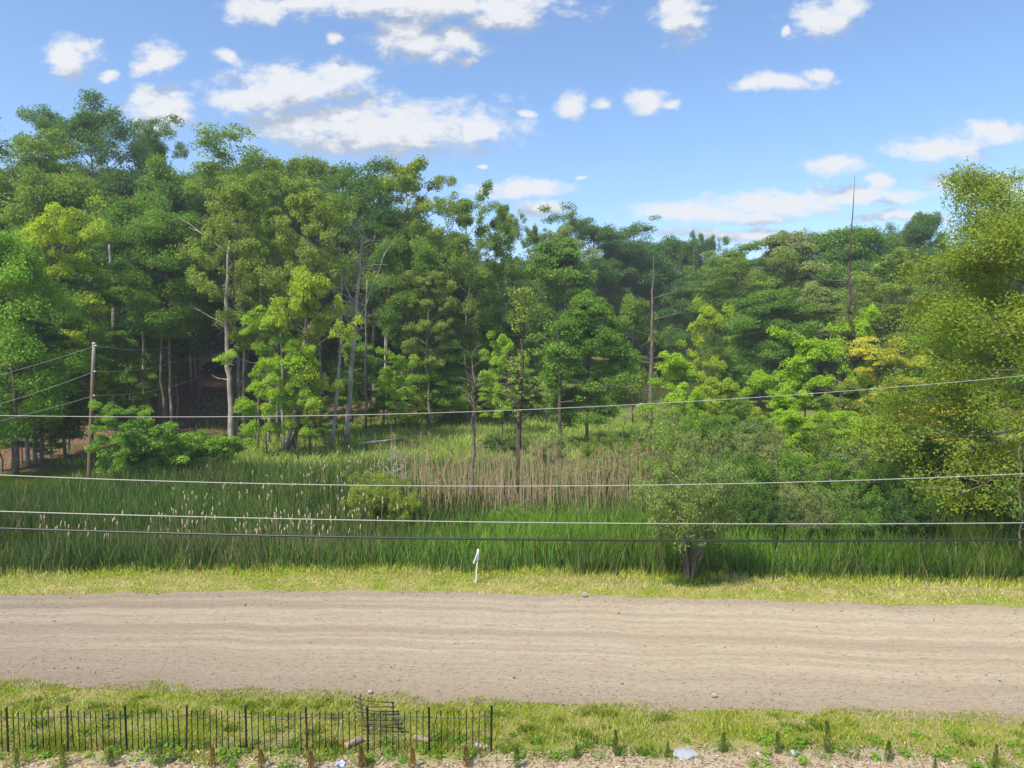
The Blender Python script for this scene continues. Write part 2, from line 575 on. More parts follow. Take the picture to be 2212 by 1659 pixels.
def build_road():
    xs = np.arange(-60, 60.1, 0.25)
    nu = 48
    u = np.linspace(0, 1, nu)
    ne, fe = road_edges(xs)
    ne = ne + (noise2(xs, xs * 0, 31, 1.6, 4) - 0.5) * 0.55
    fe = fe + (noise2(xs, xs * 0 + 9, 32, 0.9, 4) - 0.5) * 0.45
    Y = ne[:, None] * (1 - u) + fe[:, None] * u
    X = np.repeat(xs[:, None], nu, 1)
    prof = 0.055 * np.sin(math.pi * u)
    ruts = sum(-0.016 * np.exp(-((u - c) / 0.035) ** 2) for c in (0.22, 0.42, 0.60, 0.80)) * 0.6
    z = prof + ruts + 0.004
    Z = np.repeat(z[None, :], len(xs), 0)
    Z = Z + (noise2(X, Y, 41, 0.5, 4) - 0.5) * 0.012 + (noise2(X / 9, Y, 42, 0.30, 4) - 0.5) * 0.008
    Z = np.maximum(Z, 0.004)
    vid = np.arange(len(xs) * nu).reshape(len(xs), nu)
    q = np.stack([vid[:-1, :-1], vid[1:, :-1], vid[1:, 1:], vid[:-1, 1:]], -1).reshape(-1, 4)
    U = np.repeat(u[None, :], len(xs), 0)
    t = NT('dirt_road')
    geo = t.n('ShaderNodeNewGeometry')
    ac = t.n('ShaderNodeAttribute', attribute_name='across').outputs['Fac']
    sp = t.n('ShaderNodeSeparateXYZ'); t.l(geo.outputs['Position'], sp.inputs[0])
    # along / across coordinates so that the wheel tracks follow the road
    m6 = t.n('ShaderNodeMath', operation='MULTIPLY', inp={1: 6.2}); t.l(ac, m6.inputs[0])
    cb = t.n('ShaderNodeCombineXYZ'); t.l(sp.outputs[0], cb.inputs[0]); t.l(m6.outputs[0], cb.inputs[1])
    RC = cb.outputs[0]
    trk = t.noise(RC, 1.0, 3, 0.5, (0.02, 1.7, 1))
    trk2 = t.noise(RC, 1.0, 6, 0.7, (0.10, 6.5, 1))
    blot = t.noise(RC, 0.55, 5, 0.6)
    grit = t.noise(RC, 9, 6, 0.85, (0.6, 1.5, 1))
    fine = t.noise(RC, 45, 3, 0.8)
    mid = t.noise(RC, 4.2, 6, 0.78, (0.25, 2.0, 1))
    patch = t.noise(RC, 0.9, 5, 0.65, (0.05, 1.7, 1))
    c = t.ramp(trk, [(0.30, (0.275, 0.225, 0.168)), (0.46, (0.335, 0.28, 0.208)), (0.58, (0.385, 0.33, 0.245)), (0.72, (0.425, 0.368, 0.278))])
    c = t.mix(t.ramp(trk2, [(0.46, (0, 0, 0)), (0.74, (0.55, 0.55, 0.55))]), c, (0.265, 0.215, 0.16))
    c = t.mix(t.ramp(blot, [(0.45, (0, 0, 0)), (0.75, (0.6, 0.6, 0.6))]), c, (0.325, 0.255, 0.185))
    c = t.mix(t.ramp(mid, [(0.50, (0, 0, 0)), (0.68, (0.7, 0.7, 0.7))]), c, (0.255, 0.208, 0.155))
    c = t.mix(t.ramp(patch, [(0.50, (0, 0, 0)), (0.68, (0.65, 0.65, 0.65))]), c, (0.415, 0.36, 0.275))
    edge = t.ramp(ac, [(0.0, (1, 1, 1)), (0.17, (0.55, 0.55, 0.55)), (0.28, (0, 0, 0)), (0.84, (0, 0, 0)), (0.97, (0.75, 0.75, 0.75))])
    em = t.mix(1.0, edge, t.ramp(grit, [(0.3, (0.25, 0.25, 0.25)), (0.6, (1, 1, 1))]), 'MULTIPLY')
    c = t.mix(em, c, (0.255, 0.208, 0.16))
    c = t.mix(t.ramp(grit, [(0.52, (0, 0, 0)), (0.64, (0.85, 0.85, 0.85))]), c, (0.145, 0.12, 0.098))
    c = t.mix(t.ramp(fine, [(0.56, (0, 0, 0)), (0.68, (0.6, 0.6, 0.6))]), c, (0.46, 0.41, 0.33))
    bp = t.n('ShaderNodeBump', inp={'Strength': 1.0, 'Distance': 0.04})
    t.l(grit, bp.inputs['Height'])
    d = t.n('ShaderNodeBsdfDiffuse', inp={'Roughness': 0.6})
    t.l(c, d.inputs['Color']); t.l(bp.outputs[0], d.inputs['Normal'])
    me = make_mesh('road', np.stack([X.ravel(), Y.ravel(), Z.ravel()], 1), [q], attrs={'across': U.ravel()}, mats=[t.surf(d.outputs[0])], smooth=True)
    o = obj('road', me)
    tag(o, 'wide tan gravel road crossing the picture', kind='structure')
build_road()

# ------------------------------------------------------------------ blades
def blades(name, x, y, h, w, lean, cols, rng, seg=3, curl=0.5, z=None, yaw=None):
    n = len(x)
    z0 = th(x, y) - 0.02 if z is None else z
    ang = rng.uniform(0, 2 * math.pi, n) if yaw is None else yaw
    la = rng.uniform(0, 2 * math.pi, n)
    ld = np.stack([np.cos(la), np.sin(la)], 1) * (lean * h)[:, None]
    sx, sy = np.cos(ang) * w * 0.5, np.sin(ang) * w * 0.5
    V = np.zeros((n, 2 * seg + 1, 3))
    for s in range(seg):
        t = s / seg
        wd = (1 - t ** 2 * 0.75)
        k = t ** (1 + curl)
        V[:, 2 * s, 0] = x + ld[:, 0] * k - sx * wd
        V[:, 2 * s, 1] = y + ld[:, 1] * k - sy * wd
        V[:, 2 * s + 1, 0] = x + ld[:, 0] * k + sx * wd
        V[:, 2 * s + 1, 1] = y + ld[:, 1] * k + sy * wd
        V[:, 2 * s, 2] = V[:, 2 * s + 1, 2] = z0 + h * t * (1 - 0.25 * lean * t)
    V[:, 2 * seg, 0] = x + ld[:, 0]
    V[:, 2 * seg, 1] = y + ld[:, 1]
    V[:, 2 * seg, 2] = z0 + h * (1 - 0.25 * lean)
    m = 2 * seg + 1
    b = np.arange(n)[:, None] * m
    qs = []
    for s in range(seg - 1):
        qs.append(np.concatenate([b + 2 * s, b + 2 * s + 1, b + 2 * s + 3, b + 2 * s + 2], 1))
    tri = np.concatenate([b + 2 * seg - 2, b + 2 * seg - 1, b + 2 * seg], 1)
    C = np.repeat(cols[:, None, :], m, 1).reshape(-1, 3)
    fs = ([np.concatenate(qs)] if qs else []) + [tri]
    return make_mesh(name, V.reshape(-1, 3), fs, colors={'col': C}, mats=[M_BLADE])

def pal(rng, n, cols, var=0.2, idx=None):
    cols = np.array(cols)
    if idx is None:
        idx = rng.integers(0, len(cols), n)
    return cols[idx] * rng.uniform(1 - var, 1 + var, (n, 1)) * rng.uniform(0.94, 1.06, (n, 3))

def scatter(rng, n, x0, x1, y0, y1):
    return rng.uniform(x0, x1, n), rng.uniform(y0, y1, n)

def near_grass():
    rng = np.random.default_rng(11)
    x, y = scatter(rng, 230000, -14, 16.5, 11.6, 16.8)
    ne, _ = road_edges(x)
    e = ne + (noise2(x, y, 51, 0.8, 3) - 0.5) * 0.9 + 0.18
    mu = MULCH(x) + (noise2(x, y, 52, 1.1, 3) - 0.5) * 1.1
    dens = noise2(x, y, 53, 0.9, 3)
    keep = (y < e) & (y > mu) & (rng.random(len(x)) < 0.42 + 1.2 * (dens - 0.25)) & (np.abs(x) < y * 0.8 + 1.5)
    x, y = x[keep], y[keep]
    n = len(x)
    tone = noise2(x, y, 54, 1.3, 3)
    h = rng.uniform(0.05, 0.13, n) * (0.6 + 1.0 * noise2(x, y, 55, 0.7, 2))
    straw = rng.random(n) < np.clip(0.62 - 1.0 * tone, 0.08, 0.5)
    c = pal(rng, n, [(0.36, 0.41, 0.04), (0.29, 0.37, 0.04), (0.44, 0.45, 0.06), (0.22, 0.32, 0.035)], 0.25)
    cs = pal(rng, n, [(0.62, 0.54, 0.27), (0.54, 0.47, 0.22), (0.48, 0.45, 0.17)], 0.2)
    c[straw] = cs[straw]
    o = obj('verge_grass', blades('verge_grass', x, y, h, rng.uniform(0.010, 0.020, n), rng.uniform(0.2, 0.9, n), c, rng, seg=2))
    tag(o, 'green and straw coloured grass strip around the fence', 'grass', kind='stuff')
    # taller tufts and broad-leaved weeds
    cx, cy_ = scatter(rng, 260, -13, 14, 12.0, 16)
    ne, _ = road_edges(cx)
    mu = MULCH(cx)
    k = (cy_ < ne - 0.15) & (cy_ > mu - 0.35)
    cx, cy_ = cx[k], cy_[k]
    m = 60
    x = (cx[:, None] + rng.normal(0, 0.10, (len(cx), m))).ravel()
    y = (cy_[:, None] + rng.normal(0, 0.08, (len(cx), m))).ravel()
    n = len(x)
    hh = np.repeat(rng.uniform(0.10, 0.20, len(cx)), m) * rng.uniform(0.6, 1.1, n)
    base = np.repeat(pal(rng, len(cx), [(0.16, 0.25, 0.025), (0.23, 0.29, 0.025), (0.12, 0.21, 0.025)], 0.2), m, 0)
    o = obj('grass_tufts', blades('grass_tufts', x, y, hh, rng.uniform(0.012, 0.024, n), rng.uniform(0.2, 0.8, n), base * rng.uniform(0.8, 1.2, (n, 1)), rng, seg=3))
    tag(o, 'taller fresh green tufts standing in the near grass strip', 'grass', kind='stuff')
near_grass()

def far_verge():
    rng = np.random.default_rng(12)
    x, y = scatter(rng, 150000, -22, 22, 18.5, 26)
    _, fe = road_edges(x)
    d = y - fe - (noise2(x, y, 61, 1.0, 3) - 0.5) * 0.7
    keep = (d > 0) & (d < 3.0) & (np.abs(x) < y * 0.78 + 1.5)
    x, y, d = x[keep], y[keep], d[keep]
    n = len(x)
    band = noise2(x * 0.35, y * 1.6, 62, 0.9, 3)
    h = rng.uniform(0.05, 0.13, n) + 0.30 * sstep(1.2, 2.4, d) * rng.random(n)
    strawp = np.clip(0.20 + 1.6 * (band - 0.5) + 0.35 * np.exp(-((d - 1.0) / 0.45) ** 2) * (0.35 + 0.65 * sstep(-4, 4, x)), 0.08, 0.85)
    straw = rng.random(n) < strawp
    c = pal(rng, n, [(0.42, 0.49, 0.05), (0.35, 0.44, 0.05), (0.49, 0.52, 0.08), (0.26, 0.38, 0.04)], 0.22)
    cs = pal(rng, n, [(0.70, 0.60, 0.32), (0.62, 0.53, 0.26), (0.55, 0.50, 0.19)], 0.2)
    c[straw] = cs[straw]
    o = obj('roadside_grass', blades('roadside_grass', x, y, h, rng.uniform(0.014, 0.028, n), rng.uniform(0.2, 1.0, n), c, rng, seg=2))
    tag(o, 'mown yellow green grass with hay along the far road edge', 'grass', kind='stuff')
    # cut hay lying flat
    x, y = scatter(rng, 26000, -20, 20, 19, 25)
    _, fe = road_edges(x)
    d = y - fe
    p = np.exp(-((d - 1.15) / 0.4) ** 2) * (0.25 + 0.75 * sstep(-6, 2, x)) * (0.2 + noise2(x, y, 63, 0.9, 3) * 1.2)
    k = rng.random(len(x)) < p
    x, y = x[k], y[k]
    n = len(x)
    o = obj('cut_hay', blades('cut_hay', x, y, rng.uniform(0.04, 0.10, n), rng.uniform(0.010, 0.018, n), rng.uniform(2.0, 6.0, n),
                              pal(rng, n, [(0.50, 0.41, 0.24), (0.42, 0.33, 0.18), (0.36, 0.27, 0.15)], 0.2), rng, seg=2, z=th(x, y) + 0.05))
    tag(o, 'strewn pale cut hay on the far verge', 'hay', kind='stuff')
far_verge()

def marsh():
    rng = np.random.default_rng(13)
    # cattails and reeds
    x, y = scatter(rng, 330000, -40, 34, 22, 56)
    _, fe = road_edges(x)
    d = y - fe
    left_back = np.interp(x, [-40, -30, -25, -20, -6, 4, 14, 34], [32, 33.5, 36, 42, 45, 41, 34, 31])
    # nearer rows need more stems per square metre than the far ones
    p = 0.72 * np.clip(26.0 / y, 0, 1) ** 1.2 * np.clip(0.35 + 1.3 * noise2(x, y, 75, 0.8, 2), 0.3, 1)
    wobf = (noise2(x, y, 71, 1.2, 3) - 0.5) * 1.1
    keep = (d + wobf > 2.1) & (y < left_back) & (np.abs(x) < y * 0.76 + 2) & (rng.random(len(x)) < p)
    x, y, d = x[keep], y[keep], d[keep]
    n = len(x)
    front = np.exp(-((d - 2.8) / 1.6) ** 2)
    tall = sstep(-8, 2, x)
    hm = noise2(x, y, 72, 3.0, 3)
    h = (0.75 + 1.05 * hm + 0.25 * tall * sstep(2.0, 4.0, d)) * rng.uniform(0.72, 1.12, n)
    h *= 0.55 + 0.45 * sstep(1.6, 3.4, d + wobf[keep])
    tone = noise2(x, y, 73, 4.0, 3)
    c = pal(rng, n, [(0.075, 0.15, 0.03), (0.06, 0.13, 0.03), (0.095, 0.17, 0.03), (0.07, 0.12, 0.035), (0.12, 0.17, 0.04)], 0.4)
    c *= (0.70 + 0.9 * tone)[:, None]
    br = (tall * sstep(2.2, 3.4, d) * (1 - sstep(7, 11, d)))[:, None]
    c = c * (1 - br) + c * br * np.array([1.6, 1.7, 1.0])
    c *= (1 - 0.45 * sstep(6, 15, x))[:, None]  # shade of the big right tree, painted into the reed colours
    dry = rng.random(n) < 0.09 * noise2(x, y, 74, 2.5, 2) * 2
    c[dry] = pal(rng, int(dry.sum()), [(0.30, 0.25, 0.13), (0.24, 0.2, 0.10)])
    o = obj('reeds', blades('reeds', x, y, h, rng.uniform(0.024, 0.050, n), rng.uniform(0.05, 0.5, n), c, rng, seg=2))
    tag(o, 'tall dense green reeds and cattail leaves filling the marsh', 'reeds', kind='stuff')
    # pale old cattail stems with fluffy heads
    pts = []
    for (px, py, sx, sy, m) in ((520, 1160, 95, 18, 95), (640, 1165, 70, 16, 60), (330, 1180, 140, 20, 40), (760, 1140, 60, 22, 40), (580, 1090, 130, 30, 60),
                                (700, 1050, 120, 35, 60), (480, 1060, 130, 30, 25), (800, 1010, 90, 18, 60), (160, 1195, 70, 20, 14), (900, 1000, 60, 12, 30), (420, 1190, 120, 16, 40)):
        for i in range(m):
            a = at_z(px + rng.normal(0, sx), py + rng.normal(0, sy) + 12, 0.0)
            if noise2(np.array([a[0]]), np.array([a[1]]), 76, 1.5, 2)[0] > 0.46:
                pts.append((a[0], a[1]))
    tb = Tubes(); hd = Tubes()
    for (px, py) in pts:
        z0 = th1(px, py)
        hh = rng.uniform(1.2, 1.95)
        lx, ly = rng.normal(0, 0.13, 2)
        tip = np.array([px + lx * hh, py + ly * hh, z0 + hh])
        base = np.array([px, py, z0])
        tb.add([base, base * 0.5 + tip * 0.5 + [lx * .1, 0, 0], tip], [0.006, 0.006, 0.004], 3, False)
        dirv = (tip - base) / hh
        L = rng.uniform(0.13, 0.26)
        r = rng.uniform(0.018, 0.034)
        hd.add([tip - dirv * L, tip - dirv * L * 0.75, tip - dirv * L * 0.35, tip], [r * .4, r, r * 0.9, r * .3], 5, True)
    straw = mat_plain('dry_cattail', (0.24, 0.21, 0.11), 0.9, 0.25, 20)
    fluff = mat_plain('cattail_fluff', (0.42, 0.34, 0.22), 0.95, 0.2, 20)
    o = obj('dry_cattail_stems', tb.mesh('dry_cattail_stems', straw))
    tag(o, 'dry pale cattail stems scattered through the left marsh', 'cattails', kind='stuff')
    h_ = obj('cattail_heads', hd.mesh('cattail_heads', fluff), parent=o)
    h_['kind'] = 'stuff'
    # dead grass tangle among them
    a = np.array([at_z(rng.normal(540, 210), rng.normal(1185, 14), 0.0)[:2] for i in range(1800)])
    n = len(a)
    o = obj('dead_sedge', blades('dead_sedge', a[:, 0], a[:, 1], rng.uniform(0.7, 1.35, n), rng.uniform(0.012, 0.02, n), rng.uniform(0.1, 0.5, n),
                                 pal(rng, n, [(0.28, 0.24, 0.14), (0.22, 0.19, 0.10), (0.16, 0.15, 0.06)], .2), rng))
    tag(o, 'thin straw coloured dead sedge among the cattails', 'sedge', kind='stuff')
marsh()

def meadow():
    rng = np.random.default_rng(14)
    x, y = scatter(rng, 75000, -34, 26, 34, 100)
    litb = np.interp(x, LIT_X, LIT_Y)
    wob = (noise2(x, y, 9, 4.0, 3) - 0.5) * 6
    p = np.clip(50.0 / y, 0, 1) * (1 - 0.85 * sstep(-1, 3, y - litb + wob))
    keep = (rng.random(len(x)) < p) & (np.abs(x) < y * 0.76 + 2) & ~((x < -26) & (y < 46))
    x, y = x[keep], y[keep]
    n = len(x)
    tone = noise2(x, y, 82, 5.0, 3)
    h = (0.35 + 0.5 * noise2(x, y, 81, 3.0, 3)) * rng.uniform(0.6, 1.15, n)
    c = pal(rng, n, [(0.14, 0.21, 0.035), (0.17, 0.23, 0.04), (0.11, 0.18, 0.03), (0.21, 0.24, 0.07)], 0.2) * (1.35 + 1.1 * tone)[:, None]
    o = obj('meadow_grass', blades('meadow_grass', x, y, h, rng.uniform(0.045, 0.075, n), rng.uniform(0.2, 0.9, n), c, rng, seg=2))
    tag(o, 'light green wet meadow grass in front of the wood', 'grass', kind='stuff')
    # the far arm of the marsh behind
    x, y = scatter(rng, 60000, 5, 60, 85, 215)
    keep = (np.abs(x - y * 0.2) < 5 + y * 0.07) & (y < np.interp(x, FOOT_X, FOOT_Y))
    x, y = x[keep], y[keep]
    n = len(x)
    o = obj('far_reeds', blades('far_reeds', x, y, rng.uniform(0.9, 1.7, n), rng.uniform(0.08, 0.14, n), rng.uniform(0.1, 0.5, n),
                                pal(rng, n, [(0.09, 0.14, 0.03), (0.12, 0.16, 0.05), (0.16, 0.17, 0.07)], .2), rng, seg=2))
    tag(o, 'far strip of pale marsh reeds between the woods', 'reeds', kind='stuff')
    # bright mossy grass patch on the left bank
    a = np.array([at_z(rng.uniform(-150, 185), rng.uniform(1010, 1062), 0.0)[:2] for i in range(9000)])
    n = len(a)
    o = obj('mossy_grass', blades('mossy_grass', a[:, 0], a[:, 1], rng.uniform(0.12, 0.4, n), rng.uniform(0.03, 0.05, n), rng.uniform(0.2, 0.9, n),
                                  pal(rng, n, [(0.15, 0.18, 0.02), (0.11, 0.15, 0.02)], .2), rng, seg=2))
    tag(o, 'short bright grass patch on the bank below the left trees', 'grass', kind='stuff')
meadow()

def phragmites():
    rng = np.random.default_rng(15)
    tb = Tubes(); pl = []
    plv, plf, nn = [], [], 0
    for (px, py, sx, sy, m) in ((1130, 1118, 130, 18, 320), (1240, 1105, 110, 16, 250), (1010, 1105, 80, 16, 190), (900, 1075, 50, 14, 60), (1370, 1105, 70, 14, 200), (1480, 1090, 60, 10, 60)):
        for i in range(m):
            a = at_z(px + rng.normal(0, sx), py + rng.normal(0, sy), -0.4)
            z0 = th1(a[0], a[1])
            hh = rng.uniform(0.9, 3.3) * (0.75 + 0.5 * float(noise2(np.array([a[0]]), np.array([a[1]]), 91, 1.6, 2)[0]))
            l = rng.normal(0, 0.10, 2)
            if rng.random() < 0.06: l *= 4
            tip = np.array([a[0] + l[0] * hh, a[1] + l[1] * hh, z0 + hh])
            b = np.array([a[0], a[1], z0])
            tb.add([b, (b + tip) / 2 + [l[0] * .15, 0, .05], tip], [0.011, 0.009, 0.005], 3, False)
            if rng.random() < 0.30 or (px < 1050 and rng.random() < 0.5):
                pl.append(tip)
    straw = mat_plain('dry_reed', (0.42, 0.335, 0.195), 0.9, 0.35, 12)
    o = obj('dry_reeds', tb.mesh('dry_reeds', straw))
    tag(o, 'tall tan dead reeds standing in the middle of the marsh', 'reeds', kind='stuff')
    pl = np.array(pl)
    m = 26
    x = np.repeat(pl[:, 0], m) + rng.normal(0, 0.035, len(pl) * m)
    y = np.repeat(pl[:, 1], m) + rng.normal(0, 0.035, len(pl) * m)
    z = np.repeat(pl[:, 2], m) - rng.uniform(0.0, 0.28, len(pl) * m)
    n = len(x)
    p = obj('plumes', blades('plumes', x, y, rng.uniform(0.08, 0.2, n), rng.uniform(0.012, 0.02, n), rng.uniform(0.2, 0.9, n),
                             pal(rng, n, [(0.46, 0.32, 0.20), (0.40, 0.27, 0.17)], .2), rng, seg=2, z=z), parent=o)
    p['kind'] = 'stuff'
phragmites()

# ------------------------------------------------------------------ trees
def leaf_cloud(rng, cen, rad, n_per, L, flat, upb, lvc=None, aspect=0.55, droop=0.0, shell=0.45):
    """leaves in flattened clumps around the given centres"""
    k = len(cen)
    n = k * n_per
    d = rng.normal(size=(n, 3))
    d /= np.linalg.norm(d, axis=1, keepdims=True)
    r = rng.random(n) ** shell
    rr = np.repeat(rad, n_per)
    off = d * (r * rr)[:, None]
    off[:, 2] *= flat
    # sprays sag towards their rim
    hr = np.hypot(off[:, 0], off[:, 1]) / np.maximum(rr, 1e-6)
    off[:, 2] -= droop * rr * hr ** 2
    c = np.repeat(cen, n_per, 0) + off
    nor = rng.normal(size=(n, 3)) * 0.6
    nor[:, 2] += upb
    nor += d * 0.35
    nor /= np.linalg.norm(nor, axis=1, keepdims=True)
    a = rng.normal(size=(n, 3))
    a -= nor * (a * nor).sum(1, keepdims=True)
    a /= np.linalg.norm(a, axis=1, keepdims=True)
    b = np.cross(nor, a)
    ll = L * rng.uniform(0.65, 1.3, n)
    A = a * (ll * 0.5)[:, None]
    B = b * (ll * 0.5 * aspect)[:, None]
    V = np.stack([c - A, c + B * 1.15 + A * 0.7, c - B * 1.15 + A * 0.7], 1).reshape(-1, 3)
    q = np.arange(n * 3).reshape(n, 3)
    if lvc is None:
        lvc = rng.random(k)
    lv = np.clip(0.55 * np.repeat(lvc, n_per) + 0.45 * rng.random(n), 0, 1)
    return V, q, np.repeat(lv, 3)

def dome(t):
    return (1 - t ** 2.2) ** 0.6 * (0.6 + 0.4 * np.minimum(1, t / 0.25))
def ovoid(t):
    return np.sin(math.pi * (0.12 + 0.86 * t)) ** 0.8
def cone(t):
    return (1 - t) ** 0.75 * 0.95 + 0.05
def vase(t):
    return 0.35 + 0.65 * np.sin(math.pi * np.clip(0.15 + 0.75 * t, 0, 1)) ** 0.9
def umbrella(t):
    return np.clip(0.35 + 0.9 * t, 0, 1) * np.sqrt(np.clip(1.25 - t ** 5, 0, 1))

PROTO = {}
def rot_z(v, a):
    c, s = math.cos(a), math.sin(a)
    return np.array([v[0] * c - v[1] * s, v[0] * s + v[1] * c, v[2]])

def gen_tree(key, seed, H=18, hw=4.5, cb=0.35, prof=dome, nl=22, ns=4, rc=1.0, npl=80, L=0.28, flat=0.4, upb=0.8, r0=0.22,
             rise=(10, 55), keep=1.0, droop=0.25, lobes=0.35, bark=None, aspect=0.6, fork=False, low=0.0, wander=0.02, sub2=True, sag=0.0):
    rng = np.random.default_rng(seed)
    trunk = Tubes(); br = Tubes()
    n = 12
    tz = np.linspace(0, 0.88 * H, n)
    wx = np.cumsum(rng.normal(0, wander * H / n * 3, n)); wy = np.cumsum(rng.normal(0, wander * H / n * 3, n))
    wx -= wx[0]; wy -= wy[0]
    tp = np.stack([wx, wy, tz], 1)
    tr = r0 * (1 - 0.88 * (tz / (0.88 * H)) ** 0.9)
    tr[0] *= 1.35
    trunk.add(tp, tr, 8)
    cen, rad = [], []
    ph = rng.uniform(0, 6.28, 4)
    gold = 2.39996
    for i in range(nl):
        t = (i + rng.uniform(0.1, 0.9)) / nl
        zc = H * (cb + (1 - cb) * t * 0.88)
        p0 = np.array([np.interp(zc, tz, wx), np.interp(zc, tz, wy), zc])
        az = i * gold + rng.normal(0, 0.35)
        lob = 1 + lobes * (math.sin(2 * az + ph[0] + 4 * t) * 0.6 + math.sin(3 * az + ph[1] - 5 * t) * 0.4)
        Ln = float(prof(t)) * hw * rng.uniform(0.75, 1.1) * lob
        Ln = max(Ln, 0.12 * hw)
        el = R(rise[0] + (rise[1] - rise[0]) * t + rng.normal(0, 7))
        dirh = np.array([math.cos(az), math.sin(az), 0])
        m = 6
        ss = np.linspace(0, 1, m)
        pts = p0[None, :] + dirh[None, :] * (Ln * ss)[:, None] 
        pts[:, 2] += Ln * math.tan(el) * (ss - 0.35 * ss ** 2) * 0.8 - sag * Ln * ss ** 2.5
        pts[1:, :] += rng.normal(0, 0.035 * Ln, (m - 1, 3)) * ss[1:, None]
        rb = max(0.02, float(np.interp(zc, tz, tr)) * 0.42)
        br.add(pts, rb * (1 - 0.85 * ss) + 0.006, 5, False)
        if rng.random() < keep:
            cen.append(pts[-1]); rad.append(rc * rng.uniform(0.7, 1.15))
        if low and rng.random() < low:
            cen.append(pts[2]); rad.append(rc * 0.8)
        for j in range(ns):
            s = rng.uniform(0.28, 0.95)
            q0 = np.array([np.interp(s, ss, pts[:, a]) for a in range(3)])
            sd = rot_z(dirh, rng.choice([-1, 1]) * rng.uniform(0.4, 1.15))
            sl = Ln * rng.uniform(0.28, 0.52) * (1.15 - 0.5 * s)
            e2 = R(rng.uniform(-5, 35)) + el * 0.35
            q1 = q0 + sd * sl * math.cos(e2) + np.array([0, 0, sl * math.sin(e2)])
            q1[2] -= sag * sl * 0.5
            qm = (q0 + q1) / 2 + rng.normal(0, 0.05 * sl, 3)
            br.add([q0, qm, q1], [rb * 0.42, rb * 0.26, 0.006], 4, False)
            if rng.random() < keep:
                cen.append(q1); rad.append(rc * rng.uniform(0.65, 1.1))
            if sub2 and rng.random() < keep * 0.6:
                cen.append(qm + rng.normal(0, rc * 0.3, 3)); rad.append(rc * rng.uniform(0.6, 0.95))
    for j in range(max(3, int(12 * keep))):
        cen.append(tp[-1] + rng.normal(0, 1, 3) * [hw * .24, hw * .24, hw * .16] + [0, 0, -0.02 * H]); rad.append(rc * rng.uniform(0.6, 0.9))
    cen = np.array(cen); rad = np.array(rad)
    V, q, lv = leaf_cloud(rng, cen, rad, npl, L, flat, upb, droop=droop, aspect=aspect)
    bark = bark or M_BARK
    top = V[:, 2].max()
    rx = np.percentile(np.hypot(V[:, 0], V[:, 1]), 96)
    PROTO[key] = dict(trunk=trunk.mesh(key + '_trunk', bark), branches=br.mesh(key + '_branches', bark),
                      crown=make_mesh(key + '_crown', V, [q], attrs={'lv': lv}, mats=[M_LEAF]), H=float(top), hw=float(rx))

def gen_shrub(key, seed, bark=None, H=3.5, hw=2.0, nst=12, npl=60, L=0.12, rc=0.42, flat=0.8, ncl=8, upb=0.4, aspect=0.4, base=0.25, splay=1.0, r0=0.035):
    rng = np.random.default_rng(seed)
    st = Tubes(); br = Tubes()
    cen, rad = [], []
    for i in range(nst):
        az = i * 2.4 + rng.normal(0, 0.3)
        out = hw * math.sqrt(rng.uniform(0.02, 1.0)) * 0.9 * splay
        hh = H * (1 - 0.35 * (out / hw) ** 2) * rng.uniform(0.55, 1.03) - rc * 0.4
        m = 6
        ss = np.linspace(0, 1, m)
        d = np.array([math.cos(az), math.sin(az)])
        pts = np.zeros((m, 3))
        pts[:, :2] = d[None, :] * (0.06 + out * ss ** 1.15)[:, None]
        pts[:, 2] = hh * ss ** 0.9
        pts[1:] += rng.normal(0, 0.03 * H, (m - 1, 3)) * ss[1:, None]
        st.add(pts, r0 * (1 - 0.8 * ss) + 0.004, 5, False)
        cen.append(pts[-1]); rad.append(rc)
        for j in range(ncl):
            s = rng.uniform(base, 1.0)
            q0 = np.array([np.interp(s, ss, pts[:, a]) for a in range(3)])
            a2 = az + rng.uniform(-1.8, 1.8)
            sl = hw * rng.uniform(0.12, 0.5)
            q1 = q0 + np.array([math.cos(a2) * sl, math.sin(a2) * sl, sl * rng.uniform(0.1, 0.9)])
            q1[2] = min(q1[2], H - rc * .4)
            br.add([q0, (q0 + q1) / 2 + rng.normal(0, .03, 3), q1], [r0 * .4, r0 * .25, 0.003], 3, False)
            cen.append(q1); rad.append(rc * rng.uniform(0.4, 1.2))
    cen = np.array(cen); rad = np.array(rad)
    V, q, lv = leaf_cloud(rng, cen, rad, npl, L, flat, upb, lvc=rng.random(len(cen)) ** 1.3 * 1.15, aspect=aspect, shell=0.5)
    V[:, 2] = np.maximum(V[:, 2], 0.03)
    bark = bark or M_BARK
    PROTO[key] = dict(stems=st.mesh(key + '_stems', bark), branches=br.mesh(key + '_twigs', bark),
                      crown=make_mesh(key + '_crown', V, [q], attrs={'lv': lv}, mats=[M_LEAF]),
                      H=float(V[:, 2].max()), hw=float(np.percentile(np.hypot(V[:, 0], V[:, 1]), 96)))

# dense forest maples
for i in range(3):
    gen_tree('maple%d' % i, 100 + i, H=20, hw=4.6, cb=0.16, prof=dome, nl=38, ns=7, rc=1.25, npl=150, L=0.21, flat=0.72, upb=0.45, lobes=0.45, keep=0.92, low=0.5)
# trees of the dense wood, leafy almost to the ground
for i in range(3):
    gen_tree('wood%d' % i, 110 + i, H=20, hw=5.0, cb=0.07, prof=lambda t: 0.8 * dome(t) + 0.2, nl=44, ns=5, rc=1.5, npl=150, L=0.23, flat=0.75, upb=0.4, lobes=0.4, keep=0.95, low=0.7)
PROTO['maple3'] = PROTO['maple1']
